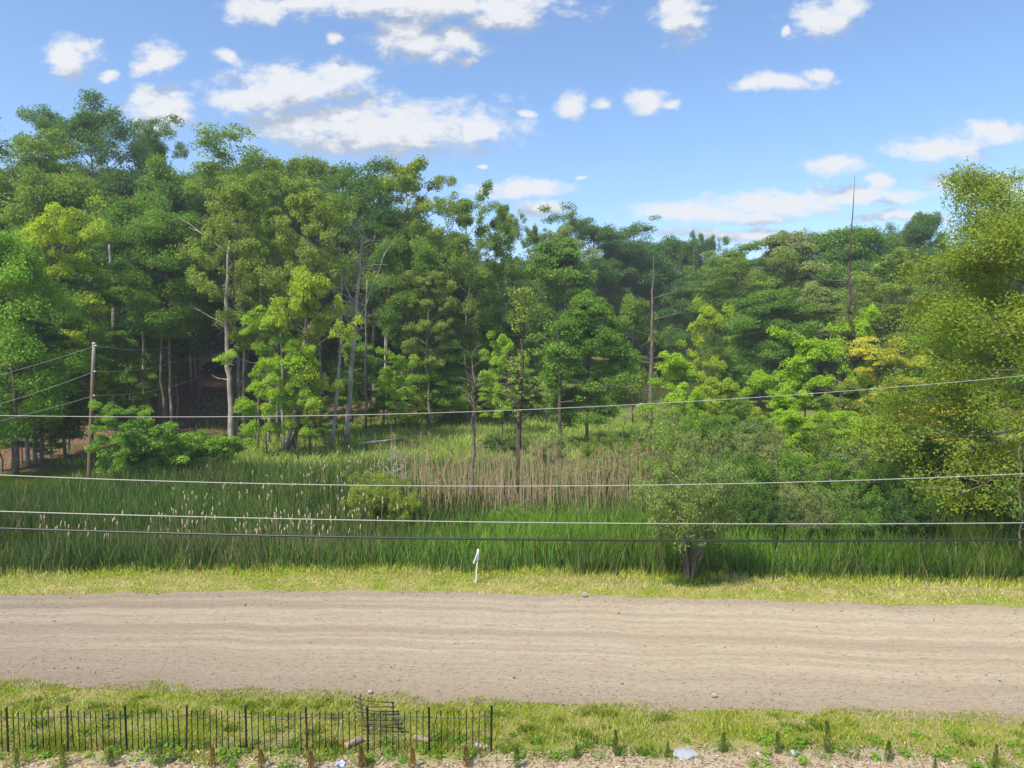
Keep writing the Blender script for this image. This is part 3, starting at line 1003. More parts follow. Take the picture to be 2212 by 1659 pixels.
# high-crowned forest trees with a long bare stem
for i in range(2):
    gen_tree('tall%d' % i, 120 + i, H=24, hw=4.2, cb=0.45, prof=ovoid, nl=34, ns=7, rc=1.25, npl=150, L=0.21, flat=0.72, upb=0.45, lobes=0.4, r0=0.2, rise=(15, 60), keep=0.9, wander=0.03)
PROTO['tall2'] = PROTO['tall0']
# oaks with open lobed crowns
for i in range(2):
    gen_tree('oak%d' % i, 140 + i, H=24, hw=6.0, cb=0.38, prof=ovoid, nl=36, ns=9, rc=1.0, npl=130, L=0.20, flat=0.66, upb=0.4, lobes=0.6, r0=0.36, rise=(25, 65), keep=0.85, droop=0.1)
# flat-topped locusts
for i in range(2):
    gen_tree('locust%d' % i, 150 + i, H=22, hw=5.6, cb=0.30, prof=umbrella, nl=34, ns=6, rc=1.25, npl=140, L=0.21, flat=0.30, upb=0.9, lobes=0.25, r0=0.28, rise=(30, 48), keep=0.95, droop=0.35)
# airy, late-leafing trees whose branches show
for i in range(4):
    gen_tree('airy%d' % i, 160 + i, H=20, hw=3.4, cb=0.34, prof=ovoid, nl=34, ns=9, rc=0.6, npl=72, L=0.17, flat=0.7, upb=0.4, lobes=0.45, r0=0.19, rise=(35, 62), keep=0.82, droop=0.1, bark=M_BARK_PALE, wander=0.035)
# feathery trees with drooping fine foliage
for i in range(2):
    gen_tree('feather%d' % i, 180 + i, H=14, hw=3.4, cb=0.16, prof=lambda t: ovoid(t * 0.9 + 0.08), nl=38, ns=6, rc=0.85, npl=150, L=0.165, flat=0.4, upb=0.8, lobes=0.25, r0=0.15, rise=(5, 45), keep=0.95, droop=0.55, bark=M_BARK_DARK, sag=0.1)
# young box elders and maples in layered sprays
for i in range(4):
    gen_tree('young%d' % i, 200 + i, H=8, hw=2.3, cb=0.22, prof=ovoid, nl=20, ns=4, rc=0.60, npl=160, L=0.145, flat=0.45, upb=0.8, lobes=0.6, r0=0.085, rise=(20, 60), keep=0.8, droop=0.4, wander=0.05, bark=M_BARK_DARK)
# slim understorey trees with flat shelves of leaves
for i in range(3):
    gen_tree('shelf%d' % i, 220 + i, H=12, hw=3.2, cb=0.14, prof=lambda t: 0.55 + 0.45 * ovoid(t), nl=24, ns=5, rc=0.95, npl=200, L=0.175, flat=0.28, upb=1.2, lobes=0.5, r0=0.10, rise=(4, 28), keep=0.82, droop=0.3, bark=M_BARK_PALE)
for i in range(4):
    gen_shrub('shrub%d' % i, 240 + i, H=3.4, hw=1.9, nst=20, npl=115, ncl=11, L=0.105, rc=0.34)
for i in range(2):
    gen_shrub('bush%d' % i, 260 + i, H=3.2, hw=1.9, nst=16, npl=140, ncl=10, L=0.125, rc=0.45, flat=0.5, upb=0.9, aspect=0.65)

ROT = np.random.default_rng(5)
def place_at(key, x, y, H, hw, col, name, label, cat='tree', group=None, z=None, rot=None, tilt=0.0):
    P = PROTO[key]
    z = th1(x, y) - 0.05 if z is None else z
    o = empty(name, (x, y, z), ROT.uniform(0, 6.28) if rot is None else rot)
    s = hw / P['hw']
    o.scale = (s, s, H / P['H'])
    if tilt: o.rotation_euler[0] = tilt
    tag(o, label, cat, group)
    for part in ('trunk', 'stems', 'branches', 'crown'):
        if part in P:
            c = obj(part, P[part], parent=o)
            if part == 'crown':
                c.color = (*col, 1)
    return o

def place(key, px, Y, top, hwpx, col, name, label, cat='tree', group=None, rot=None):
    """px: column of the crown, Y: distance, top: row of the tree top, hwpx: half width of the crown"""
    p = at_y(px, top, Y)
    z0 = th1(p[0], Y) - 0.05
    hw = hwpx * Y / F
    ztop = at_y(px, top, Y - 0.55 * hw)[2] if hw > 2.5 else p[2]     # the near side of a broad crown makes its outline
    return place_at(key, p[0], Y, ztop - z0, hw, col, name, label, cat, group, z0, rot)

DG = (0.038, 0.074, 0.018); MG = (0.060, 0.108, 0.020); BG = (0.085, 0.150, 0.022); YG = (0.135, 0.175, 0.018)
OL = (0.076, 0.115, 0.024); GO = (0.29, 0.275, 0.055); BL = (0.044, 0.085, 0.026); GG = (0.098, 0.120, 0.054); OY = (0.104, 0.138, 0.034)
LM = (0.125, 0.190, 0.018)

DG, MG, BG, YG, OL, BL, GG, OY, LM = [tuple(1.25 * c for c in q) for q in (DG, MG, BG, YG, OL, BL, GG, OY, LM)]

TREES = [
 # key, px, Y, top, hw, colour, name, label
 ('oak0', 195, 88, 168, 112, BL, 'oak_tree', 'tall dark oak rising above the left treeline into the sky'),
 ('oak1', 318, 92, 250, 70, BL, 'oak_tree', 'dark shoulder tree just right of the tallest oak'),
 ('locust0', 20, 74, 238, 125, OL, 'forest_tree', 'olive green round crown at the upper left picture edge'),
 ('maple1', 120, 66, 330, 105, OL, 'forest_tree', 'olive crown below the tallest oak, above the yellow maple'),
 ('locust1', 525, 80, 282, 120, OL, 'locust_tree', 'flat topped olive green tree on the skyline left of centre'),
 ('maple0', 365, 76, 318, 75, MG, 'maple_tree', 'fresh green maple crown on the skyline between oak and flat topped tree'),
 ('tall0', 640, 84, 312, 70, OL, 'forest_tree', 'olive crown on the skyline right of the flat topped tree'),
 ('airy0', 725, 86, 318, 60, OL, 'forest_tree', 'thin topped light tree on the skyline left of the dark crown'),
 ('maple2', 270, 66, 395, 100, MG, 'maple_tree', 'mid green maple in the second row behind the utility pole'),
 ('tall1', 345, 62, 440, 85, MG, 'maple_tree', 'deep green layered maple over the dark gap in the wood'),
 ('tall1', 420, 74, 380, 75, DG, 'forest_tree', 'dark crown behind the pale thin tree over the wood gap'),
 ('oak1', 800, 78, 332, 118, BL, 'forest_tree', 'dense dark blue green crown behind the bare grey tree'),
 ('airy1', 905, 72, 322, 78, OY, 'forest_tree', 'tall airy olive brown tree highest right of the dark crown'),
 ('airy2', 1008, 70, 378, 62, OL, 'forest_tree', 'tall sparse tree with sky between branches left of the central notch'),
 ('airy3', 1075, 72, 428, 48, OL, 'forest_tree', 'sparse leaning crown at the left edge of the central notch'),
 ('maple0', 960, 76, 520, 70, MG, 'forest_tree', 'mid green crown under the two sparse tall trees'),
 ('shelf0', 120, 50, 392, 112, YG, 'maple_tree', 'yellow lit maple in layers at the left'),
 ('maple1', 10, 42, 462, 92, BG, 'maple_tree', 'bright green maple cut by the left picture edge'),
 ('shelf1', 185, 52, 545, 118, MG, 'understorey_tree', 'layered green tree standing behind the utility pole top'),
 ('shelf2', 75, 46, 640, 100, DG, 'understorey_tree', 'dark layered tree at the left under the bright green maple'),
 ('tall2', 312, 64, 470, 70, DG, 'forest_tree', 'dark tree on the thin pale stem left of the wood gap'),
 ('tall0', 370, 66, 500, 62, DG, 'forest_tree', 'dark tree on the crooked pale stem in the wood gap'),
 ('airy1', 490, 54, 352, 72, OY, 'forest_tree', 'pale olive thin tree on a tall straight stem at the wood edge'),
 ('airy3', 625, 53, 358, 88, OY, 'forest_tree', 'yellow olive feathery tree at the wood edge left of the bare tree'),
 ('airy2', 590, 58, 395, 60, OL, 'forest_tree', 'thin olive tree between the two pale yellow trees'),
 ('young0', 665, 50, 565, 78, YG, 'maple_tree', 'small yellow green tree in front of the pale trees'),
 ('shelf0', 570, 50, 640, 66, LM, 'maple_tree', 'light green shelf leaved tree beside the tall straight stem'),
 ('young1', 640, 49, 742, 60, LM, 'maple_sapling', 'low yellow green sprays left of the bare grey tree'),
 ('tall2', 870, 68, 500, 58, MG, 'forest_tree', 'green crown right of the bare grey tree'),
 ('airy0', 925, 66, 560, 55, OY, 'forest_tree', 'yellowish thin crown left of the rounded green tree'),
 ('young2', 852, 62, 748, 40, LM, 'maple_sapling', 'small light sapling at the wood edge right of the bare tree'),
 ('maple2', 962, 70, 712, 72, BG, 'maple_tree', 'rounded bright green tree at the wood edge centre'),
 ('young3', 1085, 62, 712, 42, LM, 'maple_tree', 'small bright tree left of the dark slender trunk'),
 ('maple3', 1040, 84, 560, 70, BL, 'forest_tree', 'dark blue green tree in the shaded notch at the centre'),
 ('feather0', 1205, 84, 495, 88, MG, 'forest_tree', 'mid green spreading tree right of the central notch'),
 ('oak0', 1275, 128, 450, 108, BL, 'forest_tree', 'blue green domed crown on the skyline right of centre'),
 ('airy2', 1225, 112, 452, 44, GG, 'forest_tree', 'thin topped crown in front of the domed skyline crown'),
 ('airy1', 1160, 108, 478, 30, OL, 'forest_tree', 'small sparse crown alone on the skyline at the notch'),
 ('maple1', 1345, 134, 502, 66, BL, 'forest_tree', 'blue green crown right of the domed skyline crown'),
 ('maple0', 1425, 140, 498, 62, BL, 'forest_tree', 'rounded far crown on the low skyline'),
 ('oak1', 1524, 138, 490, 36, BL, 'forest_tree', 'small dark oak standing up on the low skyline'),
 ('tall1', 1480, 142, 512, 50, BL, 'forest_tree', 'far crown left of the small dark skyline oak'),
 ('maple2', 1590, 136, 528, 55, BL, 'forest_tree', 'low far crown right of the small dark skyline oak'),
 ('feather1', 1268, 56, 618, 78, MG, 'feathery_tree', 'feathery drooping green tree on a dark slender trunk in the marsh'),
 ('young0', 1370, 70, 628, 48, OL, 'forest_tree', 'olive thin tree between feathery tree and pale snag'),
 ('young2', 1526, 72, 632, 42, YG, 'box_elder_tree', 'slim yellow green tree right of the pale snag'),
 ('locust0', 1605, 96, 522, 85, OL, 'forest_tree', 'olive green broad tree left of the tall dark snag'),
 ('feather0', 1700, 100, 482, 80, GG, 'forest_tree', 'grey green tree on the skyline left of the tall dark snag'),
 ('maple3', 1785, 104, 470, 82, MG, 'forest_tree', 'green crown on the skyline just left of the dark snag tip'),
 ('tall0', 1868, 104, 478, 62, MG, 'forest_tree', 'green crown on the skyline just right of the dark snag'),
 ('oak0', 1950, 118, 474, 70, BL, 'forest_tree', 'dark green crown on the right skyline behind the yellow tree'),
 ('tall1', 1990, 112, 450, 45, BL, 'forest_tree', 'pointed dark crown on the skyline left of the big right tree'),
 ('airy0', 1945, 80, 535, 88, OY, 'forest_tree', 'yellow green open tree with dark stems left of the big right tree'),
 ('maple1', 1650, 82, 610, 80, MG, 'forest_tree', 'mid green tree in the middle of the right wood'),
 ('feather1', 1760, 84, 600, 72, GG, 'forest_tree', 'grey green feathery tree behind the dark snag'),
 ('maple2', 1870, 88, 590, 66, MG, 'forest_tree', 'green tree right behind the dark snag trunk'),
 ('young1', 1466, 46, 756, 66, LM, 'box_elder_tree', 'bright lime tree right of the pale snag'),
 ('young3', 1562, 46, 806, 58, YG, 'box_elder_tree', 'low lime tree with orange tips right of the bright lime tree'),
 ('young0', 1648, 48, 798, 52, LM, 'box_elder_tree', 'light green young tree in the middle of the lime thicket'),
 ('young2', 1740, 46, 700, 76, LM, 'box_elder_tree', 'largest lime tree left of the dark snag'),
 ('young1', 1868, 50, 655, 44, LM, 'box_elder_tree', 'slim lime tree right against the dark snag'),
 ('shelf1', 1905, 48, 722, 60, GO, 'maple_tree', 'golden leaved tree between the dark snag and the big right tree'),
 ('shelf2', 1985, 40, 868, 78, GO, 'maple_tree', 'low golden yellow tree beside the big right tree'),
 ('young3', 1790, 42, 880, 62, LM, 'box_elder_tree', 'low lime tree in front of the dark snag foot'),
 ('young0', 1880, 42, 905, 58, LM, 'box_elder_tree', 'low lime tree left of the golden yellow one'),
 ('young2', 1620, 40, 905, 52, BG, 'box_elder_tree', 'low green tree behind the willow shrubs'),
 ('young1', 1505, 43, 838, 46, LM, 'box_elder_tree', 'light lime tree behind the roadside willow top'),
 ('young3', 1600, 43, 850, 50, OL, 'box_elder_tree', 'olive young tree between the two low lime trees'),
 ('young2', 1692, 42, 838, 52, LM, 'box_elder_tree', 'lime young tree left below the largest lime tree'),
 ('young0', 1835, 43, 820, 50, OL, 'box_elder_tree', 'olive young tree at the foot of the dark snag'),
 ('young1', 1935, 41, 835, 54, LM, 'box_elder_tree', 'lime young tree between the two golden trees'),
 ('feather0', 2080, 48, 640, 80, BG, 'forest_tree', 'green tree half hidden behind the big right tree'),
]
for (key, px, Y, top, hw, col, name, label) in TREES:
    place(key, px, Y, top, hw * (1.28 if Y > 52 else 1.1 if px < 800 and Y > 46 else 1.32), col, name, label)

# the mass of the wood behind: alike trees nothing tells apart
def filler():
    rng = np.random.default_rng(77)
    keys = ['wood0', 'wood1', 'wood2', 'maple0', 'maple1', 'maple2', 'maple3', 'tall1']
    spots = []
    # the left hill, row behind row
    for i in range(54):
        px = rng.uniform(-330, 1030)
        Y = rng.uniform(84, 128)
        top = np.interp(px, [-300, 0, 200, 330, 520, 800, 1000, 1060], [300, 300, 310, 330, 320, 380, 470, 520]) + rng.uniform(5, 70)
        spots.append((px, Y, top, rng.uniform(90, 130), [DG, DG, MG, BL][rng.integers(4)], 0))
    for i in range(14):
        px = rng.uniform(-260, 480) ; Y = rng.uniform(68, 82)
        spots.append((px, Y, 380 + rng.uniform(0, 90), rng.uniform(60, 80), [DG, MG][rng.integers(2)], 0))
    for px in (285, 330, 375, 420, 465, 510, 555, 600, 360, 440, 500):
        spots.append((px, rng.uniform(116, 140), 400 + rng.uniform(0, 60), rng.uniform(70, 90), [DG, BL][rng.integers(2)], 0))
    # the far wood right of the notch
    for i in range(54):
        px = rng.uniform(1040, 2420)
        Y = rng.uniform(112, 175)
        top = np.interp(px, [1060, 1250, 1400, 1600, 1700, 1900, 2050, 2400], [540, 500, 530, 550, 520, 510, 500, 480]) + rng.uniform(5, 50)
        spots.append((px, Y, top, rng.uniform(70, 100), [BL, BL, MG, DG][rng.integers(4)], 1))
    for i in range(16):
        px = rng.uniform(1560, 2330) ; Y = rng.uniform(84, 108)
        spots.append((px, Y, 590 + rng.uniform(0, 90), rng.uniform(55, 75), [MG, OL, GG, DG][rng.integers(4)], 1))
    for (px, Y, top, hw, col, g) in spots:
        if 1310 < px < 1475 and Y < 150: Y += 60
        ky = keys[rng.integers(len(keys))]
        if 260 < px < 600 and Y < 112: ky = ['tall0', 'tall1', 'tall2'][rng.integers(3)]
        place(ky, px, Y, top, hw, col, 'forest_tree',
              ('one of the alike dark trees deep in the wooded left hill' if g == 0 else 'one of the alike hazy trees filling the far right wood'),
              group=('trees of the wooded left hill' if g == 0 else 'trees of the far right wood'))
filler()

# slim understorey along the wood edge
ORD = ['first', 'second', 'third', 'fourth', 'fifth', 'sixth', 'seventh', 'eighth', 'ninth', 'tenth', 'eleventh', 'twelfth', 'thirteenth', 'fourteenth', 'fifteenth', 'sixteenth', 'seventeenth',
       'eighteenth', 'nineteenth', 'twentieth', 'twenty-first', 'twenty-second', 'twenty-third', 'twenty-fourth', 'twenty-fifth', 'twenty-sixth', 'twenty-seventh', 'twenty-eighth']
def understorey():
    rng = np.random.default_rng(78)
    U = [(40, 47, 770, 60, MG), (130, 50, 800, 55, LM), (240, 56, 700, 70, MG), (275, 60, 790, 60, MG), (0, 44, 850, 60, LM), (90, 48, 870, 45, LM),
         (740, 60, 790, 45, MG), (800, 66, 760, 55, MG), (900, 72, 780, 45, BG), (700, 56, 850, 45, MG), (1010, 74, 770, 50, BG), (1090, 78, 760, 50, BG), (1150, 76, 730, 50, MG),
         (640, 60, 830, 50, BG), (1180, 70, 800, 45, BG), (1580, 74, 760, 50, MG), (520, 66, 800, 45, MG), (600, 64, 770, 55, BG), (760, 70, 720, 55, BG), (835, 72, 800, 45, BG), (880, 66, 830, 38, LM), (940, 68, 800, 45, BG), (1060, 68, 800, 42, LM), (1120, 72, 780, 45, BG)]
    for i, (px, Y, top, hw, c) in enumerate(U):
        rank = sorted(u[0] for u in U).index(px)
        place(['shelf0', 'shelf1', 'shelf2', 'young1', 'young3'][i % 5], px, Y, top, hw, c, 'understorey_tree',
              'small leafy undergrowth tree, %s from the left along the wood edge' % ORD[rank], group='small trees along the wood edge')
understorey()

# ------------------------------------------------------------------ shrubs
SHRUBS = [
 ('young1', 236, 38.2, 862, 60, BG, 'bright leafy bush growing at the foot of the utility pole'),
 ('bush0', 325, 40.5, 900, 72, BG, 'lime bush right of the one at the utility pole'),
 ('bush1', 455, 44, 925, 58, BG, 'light green bush at the marsh edge left of the tall straight stem'),
 ('bush0', 400, 43, 975, 40, BG, 'low green bush between the two marsh edge bushes'),
 ('shrub3', 800, 30.5, 1012, 52, (0.150, 0.190, 0.036), 'yellow green bush in the marsh left of the tan reeds'),
 ('shrub2', 872, 30, 1030, 36, (0.140, 0.180, 0.04), 'small yellow green bush touching the tan reeds'),
 ('shrub1', 1108, 29, 1088, 34, BG, 'tiny green bush in front of the tan reeds'),
 ('shrub3', 1095, 52, 935, 50, DG, 'dark green bush behind the dark slender trunk'),
 ('shrub2', 1260, 34, 985, 62, GG, 'pale green bush behind the right end of the tan reeds'),
 ('shrub0', 1345, 36, 965, 50, GG, 'grey green bush left of the roadside willow'),
 ('shrub1', 1600, 30, 965, 72, MG, 'green willow bush right behind the roadside willow'),
 ('shrub3', 1585, 27, 1030, 42, DG, 'dark bush beside the roadside willow trunk'),
 ('shrub2', 1690, 31, 955, 74, GG, 'grey green willow bush under the largest lime tree'),
 ('shrub0', 1780, 30, 972, 74, MG, 'green willow bush left of the middle of the right thicket'),
 ('shrub1', 1865, 31, 950, 74, GG, 'grey green willow bush below the dark snag'),
 ('shrub3', 1945, 30, 958, 76, MG, 'green willow bush below the golden tree'),
 ('shrub2', 2030, 30, 940, 78, DG, 'dark willow bush below the big right tree'),
 ('shrub0', 2110, 29.5, 945, 82, DG, 'dark willow bush near the right picture edge'),
 ('shrub1', 2190, 29, 950, 82, DG, 'dark willow bush cut by the right picture edge'),
 ('shrub3', 1740, 26.5, 1040, 58, GG, 'low pale willow bush in front of the right thicket'),
 ('shrub2', 1840, 26.5, 1045, 60, MG, 'low green bush in the front row of the right thicket'),
 ('shrub0', 1960, 26.5, 1050, 60, DG, 'low dark bush in the front row of the right thicket'),
 ('shrub1', 1660, 26.5, 1050, 48, DG, 'low dark green bush right of the roadside willow'),
 ('shrub0', 1440, 33, 975, 46, MG, 'fresh green bush showing left of the roadside willow crown'),
 ('shrub3', 1530, 36, 925, 60, GG, 'greyish bush above the roadside willow'),
 ('shrub3', 1430, 38, 905, 60, OL, 'olive bush at the foot of the pale snag'),
 ('shrub0', 1545, 40, 880, 62, MG, 'fresh green bush below the low lime tree with orange tips'),
 ('shrub1', 1640, 38, 900, 66, GG, 'grey green bush in the middle of the lime thicket'),
 ('young1', 1720, 37, 880, 66, LM, 'lime bush at the foot of the largest lime tree'),
 ('shrub2', 1800, 37, 905, 66, OL, 'olive bush at the foot of the dark snag'),
 ('young3', 1885, 36, 890, 66, LM, 'lime bush below the golden tree left of the big tree'),
 ('shrub3', 1965, 35, 915, 66, OL, 'olive bush below the low golden yellow tree'),
 ('shrub0', 1400, 34, 990, 48, OL, 'olive bush at the right end of the tan reeds'),
 ('shrub1', 1310, 42, 930, 52, OL, 'olive bush at the foot of the feathery tree'),
 ('shrub2', 1190, 46, 935, 40, GG, 'pale bush between the dark slender trunk and the feathery tree'),
 ('shrub2', 2270, 28.5, 970, 80, DG, 'dark bush mostly beyond the right picture edge'),
]
for (key, px, Y, top, hw, col, label) in SHRUBS:
    place(key, px, Y, top, hw * 1.15, col, 'shrub', label, cat='shrub')

# roadside willow: several stems from one foot
gen_shrub('willow', 300, bark=M_BARK, H=5.0, hw=1.8, nst=15, npl=110, L=0.09, rc=0.36, flat=0.8, ncl=17, base=0.42, r0=0.032, aspect=0.36, upb=0.3)
wp = at_z(1490, 1262, 0.0)
place_at('willow', wp[0], wp[1], 5.7, 1.7, (0.102, 0.144, 0.05), 'willow_shrub', 'roadside willow with several pale stems at the grass edge', cat='willow', rot=0.4)

def willow_tuft():
    rng = np.random.default_rng(46)
    n = 900
    x = wp[0] + rng.normal(0, 0.38, n); y = wp[1] - 0.1 + rng.normal(0, 0.18, n)
    o = obj('grass_tuft', blades('grass_tuft', x, y, rng.uniform(0.12, 0.38, n), rng.uniform(0.014, 0.026, n), rng.uniform(0.2, 0.9, n), pal(rng, n, [(0.10, 0.18, 0.03), (0.14, 0.21, 0.035)], .3), rng, seg=3))
    tag(o, 'rank grass tuft around the foot of the roadside willow', 'grass', kind='stuff')
willow_tuft()

# the big tree at the right edge
gen_tree('bigtree', 310, H=16.5, hw=6.0, cb=0.13, prof=lambda t: 0.35 + 0.65 * ovoid(0.08 + 0.86 * t), nl=64, ns=12, rc=1.0, npl=165, L=0.15, flat=0.75, upb=0.4, lobes=0.18, r0=0.30, rise=(-6, 55), keep=0.95, droop=0.35, aspect=0.42, sag=0.18, bark=M_BARK)
bt = at_y(2262, 1270, 27.0)
place_at('bigtree', bt[0], 27.0, 15.8, 5.8, (0.112, 0.150, 0.018), 'big_tree', 'big yellow green tree overhanging the right picture edge', rot=2.1)

# ------------------------------------------------------------------ bare and broken trees
def bare_branch(tb, rng, p, d, L, r, level, maxl, spread=0.6, n=5, k=5):
    m = 5
    pts = [np.array(p, float)]
    dd = np.array(d, float)
    for i in range(m - 1):
        dd = dd + rng.normal(0, 0.12, 3)
        dd /= np.linalg.norm(dd)
        pts.append(pts[-1] + dd * L / (m - 1))
    pts = np.array(pts)
    tb.add(pts, np.linspace(r, max(0.008, r * 0.3), m), k, False)
    if level >= maxl:
        return
    for j in range(n):
        s = rng.uniform(0.25, 1.0)
        q = np.array([np.interp(s, np.linspace(0, 1, m), pts[:, a]) for a in range(3)])
        nd = dd + rng.normal(0, spread, 3)
        nd[2] = abs(nd[2]) * 0.6 + 0.25
        nd /= np.linalg.norm(nd)
        bare_branch(tb, rng, q, nd, L * rng.uniform(0.4, 0.65), max(0.012, r * 0.45), level + 1, maxl, spread, max(2, n - 1), 4)

def snag(name, label, path, Y, radii, mat, seed, branches=(), nb=0, blen=2.0, brange=(0.5, 1.0), maxl=1, updir=0.6, leaves=None, cat='dead tree'):
    """path: picture rows/columns of the trunk from foot to tip, all at distance Y"""
    rng = np.random.default_rng(seed)
    pts = np.array([at_y(px, py, Y) for px, py in path])
    g = th1(pts[0][0], Y) - 0.1
    pts[0][2] = min(pts[0][2], g)
    # refine with a little wander
    s = np.linspace(0, 1, len(pts)); t = np.linspace(0, 1, 4 * len(pts))
    fine = np.stack([np.interp(t, s, pts[:, a]) for a in range(3)], 1)
    fine[1:-1] += rng.normal(0, 0.035, (len(t) - 2, 3))
    rad = np.interp(t, np.linspace(0, 1, len(radii)), radii)
    root = empty(name, tuple(fine[0]))
    loc = fine - fine[0]
    tr = Tubes().add(loc, rad, 8)
    obj('trunk', tr.mesh('trunk', mat), parent=root)
    tb = Tubes()
    for (s0, dx, dz, L, rr) in branches:
        p = np.array([np.interp(s0, t, loc[:, a]) for a in range(3)])
        d = np.array([dx, rng.normal(0, 0.2), dz]); d /= np.linalg.norm(d)
        b1 = Tubes()
        bare_branch(b1, rng, np.zeros(3), d, L, rr, 0, maxl, 0.5, 3)
        obj('branch', b1.mesh('branch', mat), parent=root, loc=tuple(p))
    cen = []
    for i in range(nb):
        s0 = rng.uniform(*brange)
        p = np.array([np.interp(s0, t, loc[:, a]) for a in range(3)])
        az = rng.uniform(0, 6.28)
        d = np.array([math.cos(az), math.sin(az), rng.uniform(0.1, 2 * updir)]); d /= np.linalg.norm(d)
        L = blen * rng.uniform(0.4, 1.0) * (1.15 - 0.5 * s0)
        bare_branch(tb, rng, p, d, L, max(0.014, np.interp(s0, t, rad) * 0.4), 0, maxl, 0.5, 3)
        cen.append(p + d * L)
        cen.append(p + d * L * 0.6 + rng.normal(0, .25, 3))
    if tb.n:
        obj('twigs', tb.mesh('twigs', mat), parent=root)['kind'] = 'stuff'
    if leaves:
        cnt, rc, L, col, frac = leaves
        cen = np.array(cen)[rng.random(len(cen)) < frac]
        V, q, lv = leaf_cloud(rng, cen, np.full(len(cen), rc), cnt, L, 0.6, 0.6, droop=0.2)
        c = obj('crown', make_mesh('crown', V, [q], attrs={'lv': lv}, mats=[M_LEAF]), parent=root)
        c.color = (*col, 1)
    return tag(root, label, cat)

snag('bare_tree', 'bare grey dead tree with fanned twigs at the wood edge', [(748, 905), (758, 800), (768, 700), (775, 600), (782, 510)], 55, [0.20, 0.17, 0.13, 0.09, 0.03], M_DEAD, 401,
     branches=[(0.42, -0.25, 1, 6.5, 0.08), (0.5, 0.3, 1, 6.0, 0.07), (0.6, -0.3, 1, 4.5, 0.06), (0.62, 0.4, 1, 4.2, 0.06)], nb=26, blen=2.4, brange=(0.35, 1.0), maxl=2, updir=0.9)
snag('bare_tree', 'thin bare grey stem left of the bare fanned tree', [(716, 945), (728, 850), (736, 740), (738, 640), (733, 520)], 54, [0.15, 0.13, 0.11, 0.07, 0.02], M_DEAD, 402, nb=12, blen=1.6, brange=(0.4, 1.0))
snag('dead_snag', 'tall dark snag ending in a long thin tip against the sky', [(1808, 985), (1818, 850), (1832, 650), (1838, 520), (1846, 380)], 52, [0.22, 0.17, 0.11, 0.055, 0.010], M_BARK_DARK, 403,
     branches=[(0.58, -1, 0.15, 2.6, 0.06), (0.35, -1, 0.2, 1.8, 0.05), (0.2, -0.8, -0.1, 2.2, 0.05)], nb=24, blen=1.6, brange=(0.1, 0.8))
snag('dead_snag', 'second dark stem rising beside the tall dark snag', [(1822, 985), (1838, 860), (1850, 700), (1842, 610)], 51.6, [0.15, 0.13, 0.09, 0.03], M_BARK_DARK, 404, nb=8, blen=1.2, brange=(0.2, 1.0))
snag('dead_snag', 'straight pale snag with few side branches at the far marsh', [(1406, 885), (1406, 800), (1408, 690), (1411, 610), (1413, 548)], 66, [0.20, 0.18, 0.13, 0.08, 0.02], M_BARK, 405,
     branches=[(0.64, 0.9, 0.2, 2.2, 0.05), (0.62, -0.9, 0.15, 1.2, 0.04), (0.50, 1, 0.5, 2.8, 0.05), (0.30, -1, 0.15, 3.2, 0.05), (0.31, 1, 0.1, 3.0, 0.05), (0.16, -1, 0.15, 3.0, 0.05), (0.12, 1, 0.3, 2.2, 0.05), (0.42, -1, 0.35, 2.6, 0.04)], maxl=1)
snag('dead_tree', 'bare grey brown tree standing in the tan reeds', [(1017, 1105), (1020, 1010), (1024, 900), (1023, 830), (1020, 765)], 32.5, [0.10, 0.09, 0.07, 0.045, 0.012], M_BARK, 406, nb=34, blen=1.15, brange=(0.3, 1.0), maxl=1, updir=0.8)
snag('slender_tree', 'dark slender trunk with sparse leaves rising behind the tan reeds', [(1118, 1045), (1120, 940), (1124, 850), (1130, 750), (1135, 640)], 40, [0.17, 0.15, 0.12, 0.08, 0.015], M_BARK_DARK, 407, nb=36, blen=2.1, brange=(0.28, 1.0), maxl=1, updir=0.9,
     leaves=(38, 0.42, 0.17, OY, 0.45), cat='tree')
snag('slender_tree', 'second dark trunk close behind the slender sparse one', [(1212, 960), (1208, 880), (1210, 780), (1204, 690)], 54, [0.17, 0.14, 0.10, 0.03], M_BARK_DARK, 408, nb=20, blen=2.0, brange=(0.3, 1.0), leaves=(40, 0.5, 0.2, BG, 0.5), cat='tree')
snag('broken_tree', 'pale broken trunk among the layered leaves at the left', [(248, 760), (246, 625), (240, 580), (236, 528)], 57, [0.20, 0.19, 0.15, 0.10], M_BARK_PALE, 409, branches=[(0.6, 0.9, 0.8, 0.8, 0.06)], maxl=0)
snag('leaning_trunk', 'curved pale leaning trunk forking up right of the tall straight stem', [(612, 972), (632, 915), (648, 850), (660, 770), (668, 700)], 52, [0.18, 0.16, 0.13, 0.10, 0.05], M_BARK_LIGHT, 410, branches=[(0.85, 1, 0.7, 2.6, 0.06)], nb=3, blen=1.4, brange=(0.6, 1.0))
snag('leaning_trunk', 'dark broken trunk leaning right to a splintered end', [(617, 978), (640, 935), (664, 895)], 51.5, [0.14, 0.12, 0.10], M_BARK_DARK, 411, cat='dead tree')
snag('tall_stem', 'tall straight pale stem in front of the dark wood gap', [(502, 958), (497, 860), (491, 760), (490, 640), (496, 520)], 53.5, [0.24, 0.20, 0.17, 0.15, 0.08], M_BARK_LIGHT, 412, branches=[(0.62, -1, 0.6, 2.6, 0.05), (0.95, -1, 0.7, 4.0, 0.07)], nb=3, blen=1.8, brange=(0.3, 0.6), maxl=1, cat='tree')
snag('thin_stem', 'very thin pale stem left of the wood gap', [(311, 893), (309, 800), (308, 690), (307, 590)], 62, [0.10, 0.09, 0.08, 0.07], M_BARK_LIGHT, 413, cat='tree')
